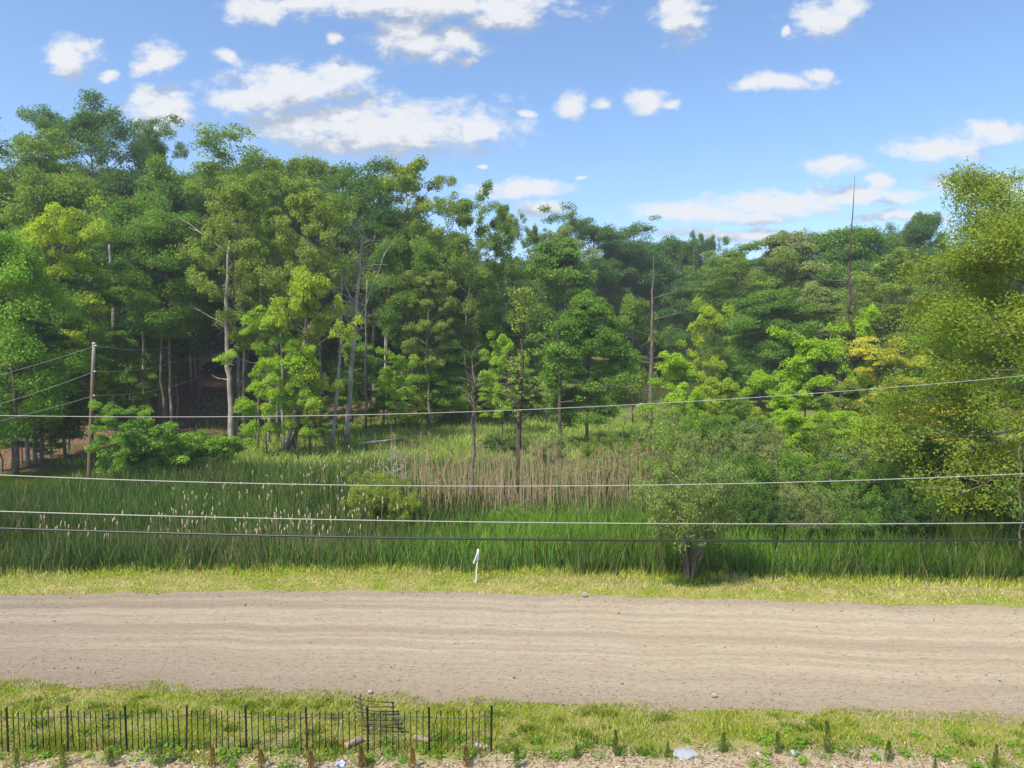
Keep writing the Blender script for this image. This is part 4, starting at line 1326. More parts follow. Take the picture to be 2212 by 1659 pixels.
snag('thin_stem', 'thin crooked pale stem inside the wood gap', [(371, 875), (366, 800), (364, 700), (361, 660), (362, 590)], 64, [0.13, 0.11, 0.10, 0.09, 0.08], M_BARK_LIGHT, 414, cat='tree')
stem_rng = np.random.default_rng(9)
STEMS = [(556, 958, 54), (580, 955, 55), (613, 955, 55), (693, 900, 60), (666, 890, 62), (525, 885, 64), (345, 880, 70), (350, 860, 74), (412, 830, 84), (424, 830, 86), (280, 880, 66), (265, 890, 64),
                                 (790, 900, 64), (828, 905, 68), (835, 895, 72), (868, 900, 70), (905, 895, 72), (918, 900, 72), (925, 905, 70), (938, 900, 72), (985, 890, 76), (560, 850, 70), (60, 985, 46), (75, 980, 47), (28, 985, 45), (110, 960, 50), (148, 930, 53)]
for i, (px, by, Y) in enumerate(STEMS):
    tx = px + stem_rng.uniform(-8, 10)
    rr = stem_rng.uniform(0.06, 0.15)
    snag('thin_stem', 'thin bare stem, %s from the left along the wood edge' % ORD[sorted(q[0] for q in STEMS).index(px)], [(px, by), ((px + tx) / 2 + stem_rng.uniform(-3, 3), by - 130), (tx, by - 270 + stem_rng.uniform(-40, 40))], Y, [rr, rr * .85, rr * .5], M_BARK_LIGHT if i % 3 else M_BARK_PALE, 500 + i, nb=2, blen=1.0, brange=(0.5, 1.0), cat='tree')['group'] = 'thin stems along the wood edge'
# fallen pieces
lg = Tubes()
a, b = at_z(782, 957, 0.2), at_z(872, 946, 0.35)
root = empty('fallen_log', tuple(a))
obj('trunk', Tubes().add(np.array([[0, 0, 0], (b - a) * 0.5 + [0, 0, -0.05], b - a]), [0.11, 0.09, 0.05], 7).mesh('trunk', M_DEAD), parent=root)
obj('branches', Tubes().add(np.array([[0.25, 0, 0.05], [0.1, 0, 0.5], [0.05, -0.1, 0.8]]), [0.04, 0.03, 0.01], 5).mesh('branches', M_DEAD), parent=root)
tag(root, 'pale fallen log lying in the light meadow', 'log')
snag('dry_twig_bush', 'tangle of bare grey twigs behind the yellow green marsh bush', [(850, 1030), (851, 1000), (853, 965)], 36, [0.03, 0.025, 0.015], M_DEAD, 420, nb=26, blen=1.1, brange=(0.0, 0.9), maxl=1, updir=0.3, cat='shrub')
snag('bare_branch', 'fallen bare branch arching left of the lime trees', [(1330, 935), (1352, 905), (1385, 872)], 44, [0.035, 0.03, 0.012], M_BARK_PALE, 421, nb=8, blen=1.0, brange=(0.2, 1.0), cat='dead tree')
snag('edge_stem', 'thin pale stem at the right picture edge', [(2203, 1250), (2204, 1150), (2202, 1050), (2204, 960)], 23.5, [0.04, 0.036, 0.03, 0.025], M_BARK, 422, nb=3, blen=0.8, brange=(0.3, 0.7), leaves=(30, 0.25, 0.1, MG, 1.0), cat='tree')
snag('edge_stem', 'whitish stem showing below the big right tree', [(2098, 1120), (2099, 1010), (2098, 920)], 29.5, [0.035, 0.032, 0.025], M_BARK_PALE, 423, cat='tree')

# ------------------------------------------------------------------ utility pole and wires
def utility_pole():
    Y = 39.0
    top, foot = at_y(203, 742, Y), at_y(190, 1034, Y)
    g = th1(foot[0], Y)
    foot[2] = g - 0.3
    t = NT('weathered_pole')
    tc = t.n('ShaderNodeTexCoord')
    n1 = t.noise(tc.outputs['Object'], 9, 6, 0.6, (1, 1, 0.12))
    sp = t.n('ShaderNodeSeparateXYZ'); t.l(tc.outputs['Object'], sp.inputs[0])
    hi = t.ramp(t.n('ShaderNodeMath', operation='MULTIPLY', inp={1: 0.1}).outputs[0], [(0, (0, 0, 0)), (1, (1, 1, 1))])
    mm = t.n('ShaderNodeMapRange', inp={'From Min': 5.6, 'From Max': 7.4}); t.l(sp.outputs[2], mm.inputs['Value'])
    c = t.mix(n1, (0.10, 0.066, 0.043), (0.27, 0.185, 0.125))
    c = t.mix(mm.outputs[0], c, t.mix(n1, (0.17, 0.15, 0.13), (0.36, 0.33, 0.29)))
    d = t.n('ShaderNodeBsdfDiffuse'); t.l(c, d.inputs['Color'])
    wood = t.surf(d.outputs[0])
    root = empty('utility_pole', tuple(foot))
    v = top - foot
    obj('pole', Tubes().add(np.array([v * s for s in np.linspace(0, 1, 8)]), np.linspace(0.125, 0.085, 8), 12).mesh('pole', wood), parent=root)
    metal = mat_plain('galvanised_metal', (0.55, 0.57, 0.58), 0.45, 0.15, 15, 0.6)
    obj('cap', Tubes().add(np.array([v + [0, 0, -0.03], v + [0, 0, 0.04], v + [0, 0, 0.06]]), [0.10, 0.10, 0.03], 12).mesh('cap', metal), parent=root)
    cer = mat_plain('insulator', (0.62, 0.62, 0.60), 0.3, 0.1, 15)
    pts = []
    for s in (0.985, 0.815, 0.655):
        p = v * s + np.array([0.12, -0.03, 0])
        obj('insulator', Tubes().add(np.array([p + [-0.06, 0, 0], p, p + [0.06, 0, 0]]), [0.025, 0.045, 0.025], 8).mesh('insulator', cer), parent=root)
        pts.append(foot + p)
    tag(root, 'weathered leaning wooden utility pole at the left marsh edge', 'utility pole')
    return pts
POLE = utility_pole()

M_WIRE = mat_plain('aluminium_wire', (0.34, 0.34, 0.31), 0.6, 0.1, 3, 0.2)
M_CABLE = mat_plain('black_cable', (0.018, 0.018, 0.020), 0.42, 0.2, 3)

def wire(name, label, pts, r, mat, k=6, clamps=None):
    pts = np.array(pts)
    c = pts[len(pts) // 2].copy()
    root = obj(name, Tubes().add(pts - c, r, k).mesh(name, mat))
    root.location = tuple(c)
    if clamps:
        for q in clamps:
            p = np.array([np.interp(q, pts[:, 0], pts[:, a]) for a in range(3)]) - c
            obj('clamp', Tubes().add(np.array([p + [-0.035, 0, 0], p, p + [0.035, 0, 0]]), [r * 1.2, r * 2.1, r * 1.2], 6).mesh('clamp', mat), parent=root)
    return tag(root, label, 'wire', 'overhead wires along the road')

def span(samples, Y, xr=26.0):
    P = np.array([at_y(px, py, Y) for px, py in samples])
    co = np.polyfit(P[:, 0], P[:, 2], 2)
    if co[0] < 0: co = np.polyfit(P[:, 0], P[:, 2], 1); co = np.array([0, *co])
    x = np.linspace(-xr, xr, 120)
    return np.stack([x, np.full_like(x, Y), np.polyval(co, x)], 1)

wire('overhead_wire', 'topmost pale wire rising to the right across the wood', span([(0, 897), (500, 901), (1000, 890), (1500, 866), (2212, 812)], 11.0), 0.0055, M_WIRE)
wire('overhead_wire', 'second pale wire from the top crossing the tan reeds', span([(0, 1027), (500, 1041), (1000, 1051), (1290, 1050), (1700, 1042), (2212, 1023)], 10.4), 0.0070, M_WIRE, clamps=(-4.0, -3.2, 6.6))
wire('overhead_wire', 'third pale wire from the top just above the black cable', span([(0, 1105), (500, 1117), (1000, 1127), (1500, 1132), (1800, 1132), (2212, 1129)], 10.2), 0.0075, M_WIRE)
wire('overhead_cable', 'thick black cable lowest of the four road wires', span([(0, 1141), (500, 1155), (1000, 1165), (1500, 1167), (2212, 1166)], 10.0), 0.016, M_CABLE)

def sagged(a, b, sag, n=40):
    a, b = np.array(a), np.array(b)
    s = np.linspace(0, 1, n)[:, None]
    p = a * (1 - s) + b * s
    p[:, 2] -= (4 * sag * s * (1 - s))[:, 0]
    return p
lefts = [at_y(-420, 905, 27), at_y(-420, 985, 27), at_y(-420, 990, 27)]
rights = [at_y(478, 672, 96), at_y(500, 690, 98), at_y(520, 735, 98)]
names = ['upper', 'middle', 'lower']
for i in range(3):
    o = wire('service_wire', names[i] + ' wire running left from the utility pole', sagged(lefts[i], POLE[i], 0.25), 0.013, M_WIRE)
    o['group'] = 'wires on the utility pole'
    o = wire('service_wire', names[i] + ' wire running from the utility pole into the wood', sagged(POLE[i], rights[i], 1.9), 0.015, M_WIRE)
    o['group'] = 'wires on the utility pole'

# ------------------------------------------------------------------ picket fence
M_IRON = mat_plain('black_iron', (0.022, 0.022, 0.023), 0.5, 0.3, 25, 0.2)
M_RUST = mat_plain('rusty_iron', (0.07, 0.035, 0.025), 0.75, 0.4, 25)
M_RAIL = mat_plain('worn_rail', (0.12, 0.125, 0.13), 0.45, 0.4, 6, 0.4)

def picket_mesh(h, r, mat, tip=0.05, k=6, name='picket', bend=0.0):
    tb = Tubes()
    zz = np.array([-0.1, h * 0.5, h - tip, h - tip + 0.004, h])
    pts = np.stack([bend * np.sin(zz / h * math.pi), zz * 0, zz], 1)
    tb.add(pts, [r, r, r, r * 1.5, r * 0.15], k)
    return tb.mesh(name, mat)

def picket_fence():
    rng = np.random.default_rng(21)
    Y = 12.52
    posts = [-274, -127, 20, 166, 310, 455, 602, 750, 899, 1048, 1199]
    base_y = [1830, 1830, 1830, 1831, 1832, 1833, 1834, 1835, 1835, 1835, 1830]
    D = 2212 / 2500.0
    pos = []
    for sx in posts:
        p = at_y(sx * D, 1834 * D, Y)
        pos.append((p[0], th1(p[0], Y)))
    root = empty('picket_fence', (pos[0][0], Y, pos[0][1]))
    ox, oz = pos[0]
    pk = [picket_mesh(0.78, 0.0085, M_IRON), picket_mesh(0.78, 0.0085, M_RUST)]
    bent = picket_mesh(0.78, 0.008, M_IRON, bend=-0.05)
    pm = [picket_mesh(0.86, 0.019, M_IRON, tip=0.02, k=8, name='post'), picket_mesh(0.86, 0.019, M_RUST, tip=0.02, k=8, name='post')]
    rust_posts = {2, 3, 5, 7}
    for i, (x, z) in enumerate(pos):
        o = obj('post', pm[1 if i in rust_posts else 0], parent=root, loc=(x - ox, 0, z - oz))
        o.rotation_euler = (rng.normal(0, 0.015), rng.normal(0, 0.015), rng.uniform(0, 3))
    for i in range(len(pos) - 1):
        (xa, za), (xb, zb) = pos[i], pos[i + 1]
        for j in range(1, 10):
            s = j / 10
            x, z = xa + (xb - xa) * s, th1(xa + (xb - xa) * s, Y)
            b = (i == len(pos) - 2 and j == 1)
            o = obj('picket', bent if b else pk[1 if rng.random() < 0.18 else 0], parent=root, loc=(x - ox, rng.normal(0, 0.004), z - oz + rng.normal(0, 0.008)))
            o.rotation_euler = (rng.normal(0, 0.02), rng.normal(0, 0.012) + (0.06 if b else 0), 0)
        m = 7
        s = np.linspace(0, 1, m)
        sagv = -0.02 if i not in (7, 8) else 0.015
        pts = np.stack([xa + (xb - xa) * s, np.full(m, 0.0), za + (zb - za) * s + 0.64 + sagv * np.sin(math.pi * s) + rng.normal(0, 0.004, m)], 1)
        pts = pts - np.array([ox, -0.022, oz])
        obj('rail', Tubes().add(pts, 0.0095, 6).mesh('rail', M_RAIL), parent=root)
    tag(root, 'low black iron picket fence ending left of the picture centre', 'fence')
picket_fence()

def broken_panel():
    # coordinates read off an enlarged view of the panel leaning behind the fence
    def P(zx, zy, Y):
        sx, sy = 600 + zx / 3.403, 1640 + zy / 3.403
        return at_y(sx * 2212 / 2500, sy * 2212 / 2500, Y)
    def yy(zy): return 13.05 + 0.55 * (565 - zy) / 380.0
    base = P(1180, 565, 13.05)
    root = empty('broken_fence_panel', tuple(base))
    for path in ([(950, 185), (954, 260), (966, 340), (985, 420), (1012, 490), (1055, 550)], [(1222, 255), (1226, 330), (1240, 390), (1262, 445), (1300, 510), (1337, 566)]):
        pts = np.array([P(a, b, yy(b)) - base for a, b in path])
        obj('rail', Tubes().add(pts, 0.016, 7).mesh('rail', M_RUST if path[0][0] == 950 else M_IRON), parent=root)
    for path in ([(892, 208), (1010, 243), (1130, 250), (1235, 258)], [(897, 243), (980, 280), (1030, 292), (1245, 292)], [(912, 288), (1000, 318), (1100, 330), (1272, 330)],
                 [(922, 332), (1020, 345), (1160, 355), (1285, 352)], [(950, 376), (1060, 382), (1215, 374)], [(1000, 402), (1140, 404), (1290, 400)], [(1020, 436), (1160, 444), (1312, 434)],
                 [(932, 448), (1100, 456), (1320, 470)], [(966, 485), (1150, 492), (1360, 501)], [(972, 516), (1160, 521), (1350, 524)], [(1022, 556), (1180, 562), (1352, 565)]):
        pts = np.array([P(a, b, yy(b) - 0.02) - base for a, b in path])
        obj('picket', Tubes().add(pts, 0.009, 6).mesh('picket', M_IRON), parent=root)
    tag(root, 'bent loose fence panel standing on end behind the picket fence', 'fence panel')
broken_panel()

# ------------------------------------------------------------------ white marker post
def marker_post():
    white = mat_plain('white_plastic', (0.80, 0.80, 0.82), 0.4, 0.06, 8)
    grey = mat_plain('grey_plastic', (0.45, 0.45, 0.44), 0.5, 0.1, 8)
    f = at_z(1028, 1259, 0.05)
    g = th1(f[0], f[1])
    root = empty('marker_post', (f[0], f[1], g))
    root.rotation_euler = (0, R(4), 0)
    tb = Tubes().add(np.array([[0.0, 0, -0.1], [0.02, 0, 0.6], [0.0, 0, 1.0]]), 0.014, 6)
    obj('post', box_mesh('post', white, 0.030, 0.05, 1.02, -0.05, 0.006), parent=root)
    fl = obj('flange', box_mesh('flange', grey, 0.014, 0.04, 0.62, -0.05, 0.004), parent=root, loc=(-0.034, 0.02, 0))
    cap = Tubes().add(np.array([[0, 0, 0.70], [0, 0, 0.76], [0, 0, 1.02], [0, 0, 1.055], [0, 0, 1.075], [0, 0, 1.082]]), [0.030, 0.036, 0.038, 0.034, 0.02, 0.004], 14)
    obj('cap', cap.mesh('cap', white), parent=root)
    flap = obj('flap', box_mesh('flap', white, 0.035, 0.09, 0.34, -0.34, 0.012), parent=root, loc=(-0.018, -0.04, 0.95))
    flap.rotation_euler = (0, R(17), 0)
    tag(root, 'white plastic marker post on the far verge of the road', 'marker post')
marker_post()

# ------------------------------------------------------------------ things in the wood: shed wall and parked car
def shed():
    Y = 103.0
    l, r_ = at_y(428, 760, Y), at_y(494, 760, Y)
    w = r_[0] - l[0]
    cx = (l[0] + r_[0]) / 2
    top = at_y(460, 758, Y)[2]
    g = th1(cx, Y)
    root = empty('shed', (cx, Y, g - 0.1))
    wall = mat_plain('shed_siding', (0.34, 0.29, 0.23), 0.8, 0.15, 3)
    roofm = mat_plain('shed_roof', (0.06, 0.05, 0.045), 0.9, 0.2, 3)
    h = top - g
    obj('wall', box_mesh('wall', wall, w, 5.0, h + 0.1), parent=root, loc=(0, 2.5, 0))
    V = np.array([[-w / 2 - .3, -0.3, h], [w / 2 + .3, -0.3, h], [w / 2 + .3, 5.3, h], [-w / 2 - .3, 5.3, h], [-w / 2 - .3, 2.5, h + 1.5], [w / 2 + .3, 2.5, h + 1.5]])
    V[:, 2] += 0.11
    obj('roof', make_mesh('roof', V, [np.array([[0, 1, 5, 4], [2, 3, 4, 5], [3, 2, 1, 0]]), np.array([[0, 4, 3], [1, 2, 5]])], mats=[roofm]), parent=root)
    obj('door', box_mesh('door', mat_plain('shed_door', (0.42, 0.37, 0.30), 0.7, 0.1, 2), w * 0.7, 0.05, h * 0.82), parent=root, loc=(0, -0.03, 0.1))
    tag(root, 'beige shed front in the shade behind the parked car', 'shed')

def car():
    Y = 95.0
    p = at_y(460, 806, Y)
    g = th1(p[0], Y)
    root = empty('parked_car', (p[0], Y, g), R(-28))
    paint = mat_plain('dark_car_paint', (0.012, 0.013, 0.016), 0.25, 0.2, 2)
    glass = mat_plain('car_glass', (0.02, 0.025, 0.03), 0.06, 0.1, 2)
    lampm = mat_plain('car_headlight', (0.55, 0.53, 0.48), 0.15, 0.1, 5)
    tyre = mat_plain('car_tyre', (0.02, 0.02, 0.02), 0.9, 0.2, 5)
    # side outline, x to the front (towards -y when facing the camera)
    side = [(-2.2, .35), (-2.25, .75), (-2.05, .98), (-1.5, 1.02), (-0.95, 1.40), (0.35, 1.44), (1.0, 1.03), (1.95, .92), (2.2, .72), (2.22, .35)]
    import bmesh
    def loft(name, outline, ws, mat):
        bm = bmesh.new()
        rows = []
        for (yy, sc) in ws:
            rows.append([bm.verts.new((yy, -a, 0.02 + b if b < 1.05 else 0.02 + 1.03 + (b - 1.03) * sc)) for a, b in outline])
        n = len(outline)
        for i in range(len(rows) - 1):
            for j in range(n):
                bm.faces.new((rows[i][j], rows[i][(j + 1) % n], rows[i + 1][(j + 1) % n], rows[i + 1][j]))
        bm.faces.new(rows[0][::-1]); bm.faces.new(rows[-1])
        bmesh.ops.recalc_face_normals(bm, faces=bm.faces[:])
        bmesh.ops.bevel(bm, geom=[e for e in bm.edges if e.is_manifold and e.calc_face_angle(0) > 0.5], offset=0.05, segments=2, affect='EDGES')
        me = bpy.data.meshes.new(name); bm.to_mesh(me); bm.free(); me.materials.append(mat)
        return me
    obj('body', loft('body', side, [(-0.9, 0.75), (-0.75, 1.0), (0.75, 1.0), (0.9, 0.75)], paint), parent=root)
    obj('windscreen', make_mesh('windscreen', [[-0.62, -0.42, 1.43], [0.62, -0.42, 1.43], [0.7, -1.0, 1.075], [-0.7, -1.0, 1.075]], [np.array([[0, 1, 2, 3]])], mats=[glass]), parent=root)
    for s in (-1, 1):
        obj('headlight', box_mesh('headlight', lampm, 0.34, 0.08, 0.13, 0.62, 0.03), parent=root, loc=(0.62 * s, -2.2, 0))
        obj('side_window', make_mesh('side_window', [[s * 0.915, -0.75, 1.06], [s * 0.915, 1.2, 1.06], [s * 0.88, 0.85, 1.36], [s * 0.88, -0.3, 1.38]], [np.array([[0, 1, 2, 3]])], mats=[glass]), parent=root)
        for yy in (-1.35, 1.35):
            w = obj('wheel', Tubes().add(np.array([[-0.1, 0, 0], [-0.09, 0, 0], [0.09, 0, 0], [0.1, 0, 0]]), [0.26, 0.32, 0.32, 0.26], 18).mesh('wheel', tyre), parent=root, loc=(0.83 * s, yy, 0.32))
            obj('rim', Tubes().add(np.array([[0.10 * s, 0, 0], [0.115 * s, 0, 0]]), [0.19, 0.17], 12).mesh('rim', lampm), parent=w)
    tag(root, 'dark car parked in the deep shade of the wood', 'car')
shed(); car()

# ------------------------------------------------------------------ saplings in the mulch
def saplings():
    rng = np.random.default_rng(31)
    meshes = []
    for v in range(5):
        r_ = np.random.default_rng(600 + v)
        n = 420
        t = r_.random(n) ** 0.85
        H = 1.0
        rad = 0.17 * (1 - t) ** 0.7 * (0.4 + 0.6 * np.minimum(1, t / 0.15)) + 0.012
        az = r_.uniform(0, 6.28, n)
        rr = rad * np.sqrt(r_.random(n))
        c = np.stack([np.cos(az) * rr, np.sin(az) * rr, 0.06 + 0.9 * t * H], 1)
        d = np.stack([np.cos(az) * 0.5, np.sin(az) * 0.5, np.full(n, 1.0)], 1) + r_.normal(0, 0.25, (n, 3))
        d /= np.linalg.norm(d, axis=1, keepdims=True)
        b = np.cross(d, r_.normal(size=(n, 3))); b /= np.linalg.norm(b, axis=1, keepdims=True)
        L, W = 0.10, 0.035
        V = np.stack([c, c + d * L * .5 + b * W * .5, c + d * L, c + d * L * .5 - b * W * .5], 1).reshape(-1, 3)
        q = np.arange(n * 4).reshape(n, 4)
        meshes.append(make_mesh('sapling_foliage', V, [q], attrs={'lv': np.repeat(r_.random(n), 4)}, mats=[M_LEAF]))
    stem = Tubes().add(np.array([[0, 0, -0.05], [0.01, 0, 0.4], [0, 0, 0.95]]), [0.018, 0.012, 0.004], 5).mesh('stem', M_BARK)
    G = (0.075, 0.115, 0.028); B = (0.14, 0.09, 0.04); K = (0.085, 0.10, 0.032)
    # source column, foot row, height in rows, colour
    S = [(40, 1874, 44, G), (154, 1876, 52, K), (272, 1875, 40, K), (389, 1877, 56, G), (516, 1875, 46, B), (639, 1876, 46, B), (760, 1876, 44, B), (886, 1876, 54, B), (1009, 1877, 50, B), (1140, 1874, 48, B),
         (1262, 1878, 50, G), (1406, 1856, 34, K), (1503, 1850, 60, K), (1631, 1845, 28, G), (1763, 1841, 48, K), (1898, 1842, 50, K), (2021, 1843, 74, K), (2167, 1858, 48, G), (2282, 1874, 26, G), (2428, 1876, 60, K)]
    nth = ['first', 'second', 'third', 'fourth', 'fifth', 'sixth', 'seventh', 'eighth', 'ninth', 'tenth']
    D = 2212 / 2500.0
    for i, (sx, sy, hh, c) in enumerate(S):
        p = at_z(sx * D, sy * D, 0.1)
        g = th1(p[0], p[1])
        dep = math.hypot(p[1], CAM_H)
        H = hh / 1733.0 * dep * 1.02
        o = empty('cedar_sapling', (p[0], p[1], g - 0.02), rng.uniform(0, 6))
        wf = rng.uniform(0.85, 1.15) * (0.75 if hh > 56 else 1.0)
        o.scale = (H * wf * 0.95, H * wf * 0.95, H)
        o.rotation_euler = (rng.normal(0, 0.05), rng.normal(0, 0.05), rng.uniform(0, 6))
        obj('stem', stem, parent=o)
        f = obj('foliage', meshes[i % 5], parent=o)
        f.color = (*c, 1)
        word = {G: 'green', B: 'browned dying', K: 'dull olive'}[c]
        lab = ('%s cedar sapling, %s from the left in the mulch row' % (word, nth[i])) if i < 10 else ('%s cedar sapling, %s from the right in the mulch row' % (word, nth[19 - i]))
        tag(o, lab, 'sapling', 'cedar saplings planted along the mulch strip')
saplings()

def rock_mesh(name, mat, seed, sx, sy, sz):
    import bmesh
    rng = np.random.default_rng(seed)
    bm = bmesh.new()
    bmesh.ops.create_icosphere(bm, subdivisions=2, radius=1.0)
    for v in bm.verts:
        k = 1 + rng.normal(0, 0.10)
        v.co = Vector((v.co.x * sx * k, v.co.y * sy * k, v.co.z * sz * k))
    me = bpy.data.meshes.new(name); bm.to_mesh(me); bm.free(); me.materials.append(mat)
    return me

def small_things():
    D = 2212 / 2500.0
    pale = mat_plain('pale_stone', (0.36, 0.33, 0.29), 0.9, 0.3, 18)
    bluish = mat_plain('bluish_stone', (0.33, 0.355, 0.385), 0.85, 0.2, 14)
    cut = mat_plain('cut_wood', (0.52, 0.30, 0.16), 0.85, 0.25, 20)
    barkm = mat_plain('log_bark', (0.30, 0.25, 0.18), 0.9, 0.35, 30)
    def stone(sx, sy, a, b, c, m, name, label, seed, z=0.05):
        p = at_z(sx * D, sy * D, z)
        zz = th1(p[0], p[1]) if p[1] < road_edges(p[0])[0] or p[1] > road_edges(p[0])[1] else 0.05
        o = obj(name, rock_mesh(name, m, seed, a, b, c), loc=(p[0], p[1], zz + c * 0.45))
        tag(o, label, 'stone')
    stone(1428, 1454, 0.085, 0.07, 0.06, pale, 'stone', 'white stone at the far road edge', 1)
    stone(1744, 1699, 0.06, 0.045, 0.04, pale, 'stone', 'small pale stone on the near side of the road right', 2)
    stone(904, 1690, 0.05, 0.04, 0.035, pale, 'stone', 'small pale stone on the road behind the bent panel', 3)
    stone(1671, 1853, 0.24, 0.16, 0.05, bluish, 'flat_rock', 'flat bluish grey rock lying in the mulch', 4)
    stone(1168, 1832, 0.075, 0.05, 0.05, pale, 'stone', 'beige stone at the right end of the fence, left of a pair', 5)
    stone(1186, 1836, 0.06, 0.05, 0.045, pale, 'stone', 'beige stone at the right end of the fence, right of a pair', 6)
    stone(1158, 1871, 0.07, 0.05, 0.05, pale, 'stone', 'pale stone in the mulch below the fence end', 7)
    stone(1938, 1850, 0.08, 0.07, 0.06, bluish, 'stone', 'grey round stone in the mulch among weeds', 8)
    def log(a, b, r, label):
        pa, pb = [at_z(x * D, y * D, 0.12) for x, y in (a, b)]
        g = th1(pa[0], pa[1])
        root = empty('cut_log', (pa[0], pa[1], g))
        v = pb - pa; v[2] = 0.02
        L = np.linalg.norm(v)
        z = np.array([0, 0, r * 0.75])
        obj('bark', Tubes().add(np.array([z, z + v * 0.5 + [0, 0, .005], z + v]), [r, r * 0.95, r * 0.85], 12, False).mesh('bark', barkm), parent=root)
        obj('cut_face', Tubes().add(np.array([z - v / L * 0.02, z - v / L * 0.015, z + v / L * 0.02]), [r * 0.9, r * 0.99, r * 1.01], 12).mesh('cut_face', cut), parent=root)
        obj('cut_face', Tubes().add(np.array([z + v * 0.97, z + v * 1.02]), [r * 0.86, r * 0.8], 12).mesh('cut_face', cut), parent=root)
        tag(root, label, 'log')
    log((846, 1822), (882, 1808), 0.065, 'orange cut log lying behind the fence left of the bent panel')
    log((1014, 1803), (1046, 1812), 0.055, 'pale cut log lying behind the fence right of the bent panel')
    # crumpled wrapper
    rng = np.random.default_rng(5)
    p = at_z(831 * D, 1866 * D, 0.1)
    n = 6
    gx, gy = np.meshgrid(np.linspace(-0.09, 0.09, n), np.linspace(-0.06, 0.06, n))
    V = np.stack([gx.ravel() + rng.normal(0, .008, n * n), gy.ravel() + rng.normal(0, .008, n * n), 0.035 + rng.normal(0, 0.02, n * n)], 1)
    i = np.arange(n - 1)[:, None] * n + np.arange(n - 1)[None, :]
    q = np.stack([i, i + 1, i + n + 1, i + n], -1).reshape(-1, 4)
    o = obj('wrapper', make_mesh('wrapper', V, [q], mats=[mat_plain('blue_wrapper', (0.34, 0.42, 0.58), 0.4, 0.4, 14)]), loc=(p[0], p[1], th1(p[0], p[1])))
    tag(o, 'crumpled blue and white wrapper in the mulch', 'litter')
    # pale bark chips of the mulch, gravel on the road
    N = 30000
    x = rng.uniform(-11, 12.5, N); y = rng.uniform(9.5, 13.6, N)
    k = (y < MULCH(x) + (noise2(x, y, 21, 0.9, 3) - 0.5) * 0.9 + 0.1) & (np.abs(x) < y * .82 + 1)
    x, y = x[k], y[k]; n = len(x)
    z = th(x, y)
    L = rng.uniform(0.02, 0.10, n); W = rng.uniform(0.008, 0.024, n)
    a = rng.uniform(0, 6.28, n); tl = rng.normal(0, 0.35, n)
    ax = np.stack([np.cos(a), np.sin(a), tl], 1) * L[:, None] / 2
    bx = np.stack([-np.sin(a), np.cos(a), rng.normal(0, 0.4, n)], 1) * W[:, None] / 2
    c = np.stack([x, y, z + 0.012 + rng.random(n) * 0.02], 1)
    V = np.stack([c - ax - bx, c + ax - bx, c + ax + bx, c - ax + bx], 1).reshape(-1, 3)
    cols = np.repeat(pal(rng, n, [(0.52, 0.43, 0.31), (0.38, 0.29, 0.20), (0.60, 0.56, 0.50), (0.22, 0.16, 0.11), (0.62, 0.51, 0.33), (0.40, 0.26, 0.16)], 0.25), 4, 0)
    o = obj('mulch_chips', make_mesh('mulch_chips', V, [np.arange(4 * n).reshape(n, 4)], colors={'col': cols}, mats=[M_BLADE]))
    tag(o, 'bark and straw mulch strip at the bottom of the picture', 'mulch', kind='stuff')
    # pebbles
    N = 5200
    u = np.concatenate([rng.beta(0.9, 6, N // 2), rng.random(N // 4), 1 - rng.beta(0.9, 8, N // 4)])
    x = rng.uniform(-17, 17, len(u))
    ne, fe = road_edges(x)
    y = ne + (fe - ne) * u
    s = rng.uniform(0.007, 0.017, len(u)) * (1 + (rng.random(len(u)) < 0.04) * 1.2)
    oct_ = np.array([[1, 0, 0], [0, 1, 0], [-1, 0, 0], [0, -1, 0], [0, 0, 0.8], [0, 0, -0.8]], float)
    tri = np.array([[0, 1, 4], [1, 2, 4], [2, 3, 4], [3, 0, 4], [1, 0, 5], [2, 1, 5], [3, 2, 5], [0, 3, 5]])
    V = (oct_[None] * rng.uniform(0.6, 1.3, (len(u), 6, 1)) * s[:, None, None])
    V[:, :, 0] += x[:, None]; V[:, :, 1] += y[:, None]; V[:, :, 2] += (0.012 + 0.05 * np.sin(math.pi * u))[:, None]
    F_ = (tri[None] + (np.arange(len(u)) * 6)[:, None, None]).reshape(-1, 3)
    cols = np.repeat(pal(rng, len(u), [(0.38, 0.33, 0.28), (0.25, 0.20, 0.16), (0.50, 0.45, 0.40), (0.18, 0.15, 0.13)], .2), 6, 0)
    o = obj('road_pebbles', make_mesh('road_pebbles', V.reshape(-1, 3), [F_], colors={'col': cols}, mats=[M_BLADE]))
    tag(o, 'loose pebbles strewn over the gravel road', 'gravel', kind='stuff')
    # broad-leaved weeds along the mulch
    cen = []
    for i in range(150):
        xx = rng.uniform(-10.5, 12); yy = float(MULCH(np.array([xx]))[0]) + rng.normal(0.05, 0.35)
        cen.append((xx, yy, th1(xx, yy) + rng.uniform(0.03, 0.08)))
    cen = np.array(cen)
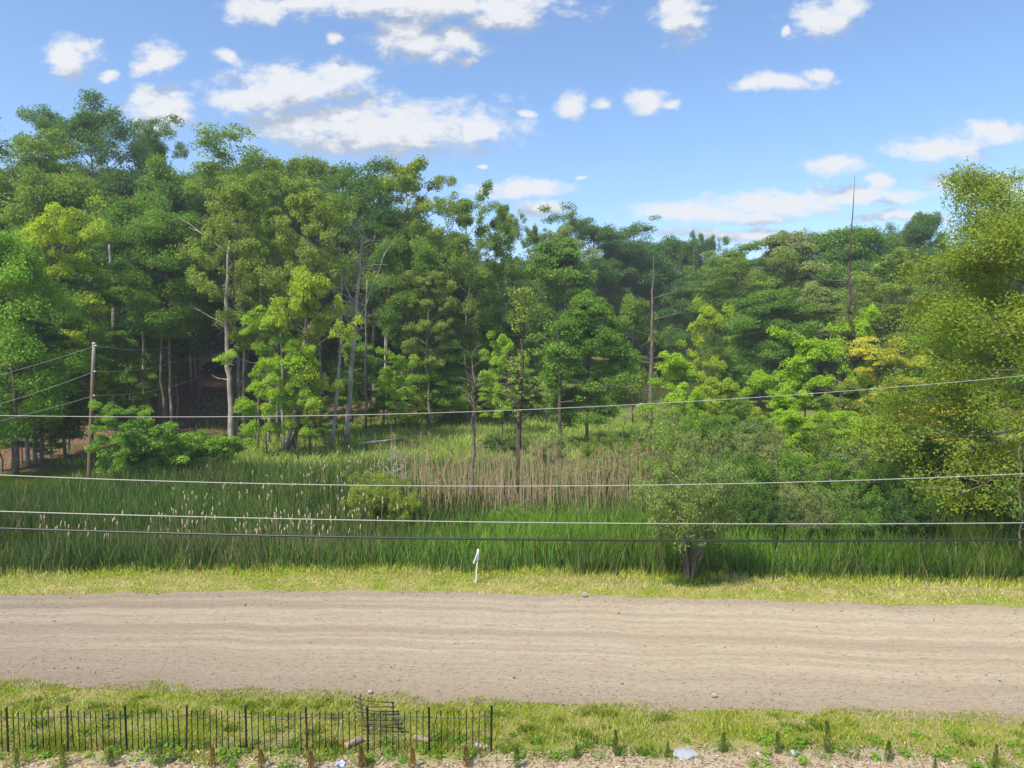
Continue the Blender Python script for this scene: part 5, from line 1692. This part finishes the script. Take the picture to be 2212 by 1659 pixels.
    V, q, lv = leaf_cloud(rng, cen, rng.uniform(0.07, 0.2, len(cen)), 70, 0.055, 0.5, 0.9)
    o = obj('weeds', make_mesh('weeds', V, [q], attrs={'lv': lv}, mats=[M_LEAF]))
    o.color = (0.10, 0.17, 0.025, 1)
    tag(o, 'low broad leaved green weeds along the mulch edge', 'weeds', kind='stuff')
    # leaf litter on the wooded slope
    N = 30000
    x = rng.uniform(-60, 0, N); y = rng.uniform(42, 100, N)
    k = (y > np.interp(x, LIT_X, LIT_Y) + 1) & (np.abs(x) < y * .76 + 1)
    x, y = x[k], y[k]; n = len(x)
    c = np.stack([x, y, th(x, y) + 0.03], 1)
    a = rng.uniform(0, 6.28, n)
    ax = np.stack([np.cos(a), np.sin(a), rng.normal(0, .4, n)], 1) * 0.09
    bx = np.stack([-np.sin(a), np.cos(a), rng.normal(0, .4, n)], 1) * 0.06
    V = np.stack([c - ax, c + bx, c + ax, c - bx], 1).reshape(-1, 3)
    cols = np.repeat(pal(rng, n, [(0.22, 0.125, 0.08), (0.28, 0.18, 0.115), (0.15, 0.09, 0.06), (0.34, 0.25, 0.17)], .25), 4, 0)
    o = obj('leaf_litter', make_mesh('leaf_litter', V, [np.arange(4 * n).reshape(n, 4)], colors={'col': cols}, mats=[M_BLADE]))
    tag(o, 'brown dead leaves covering the shaded wooded slope', 'leaf litter', kind='stuff')
small_things()

# ------------------------------------------------------------------ summer haze
def haze():
    me = box_mesh('haze', bpy.data.materials.new('summer_haze'), 640, 600, 52, -4)
    m = me.materials[0]
    m.use_nodes = True
    nt = m.node_tree
    nt.nodes.clear()
    out = nt.nodes.new('ShaderNodeOutputMaterial')
    pv = nt.nodes.new('ShaderNodeVolumePrincipled')
    pv.inputs['Color'].default_value = (0.86, 0.93, 1.0, 1)
    pv.inputs['Density'].default_value = 0.0006
    pv.inputs['Anisotropy'].default_value = 0.2
    nt.links.new(pv.outputs[0], out.inputs['Volume'])
    o = obj('haze', me, loc=(0, 225, 0))
    tag(o, 'thin summer haze over marsh and woods', kind='stuff')
haze()
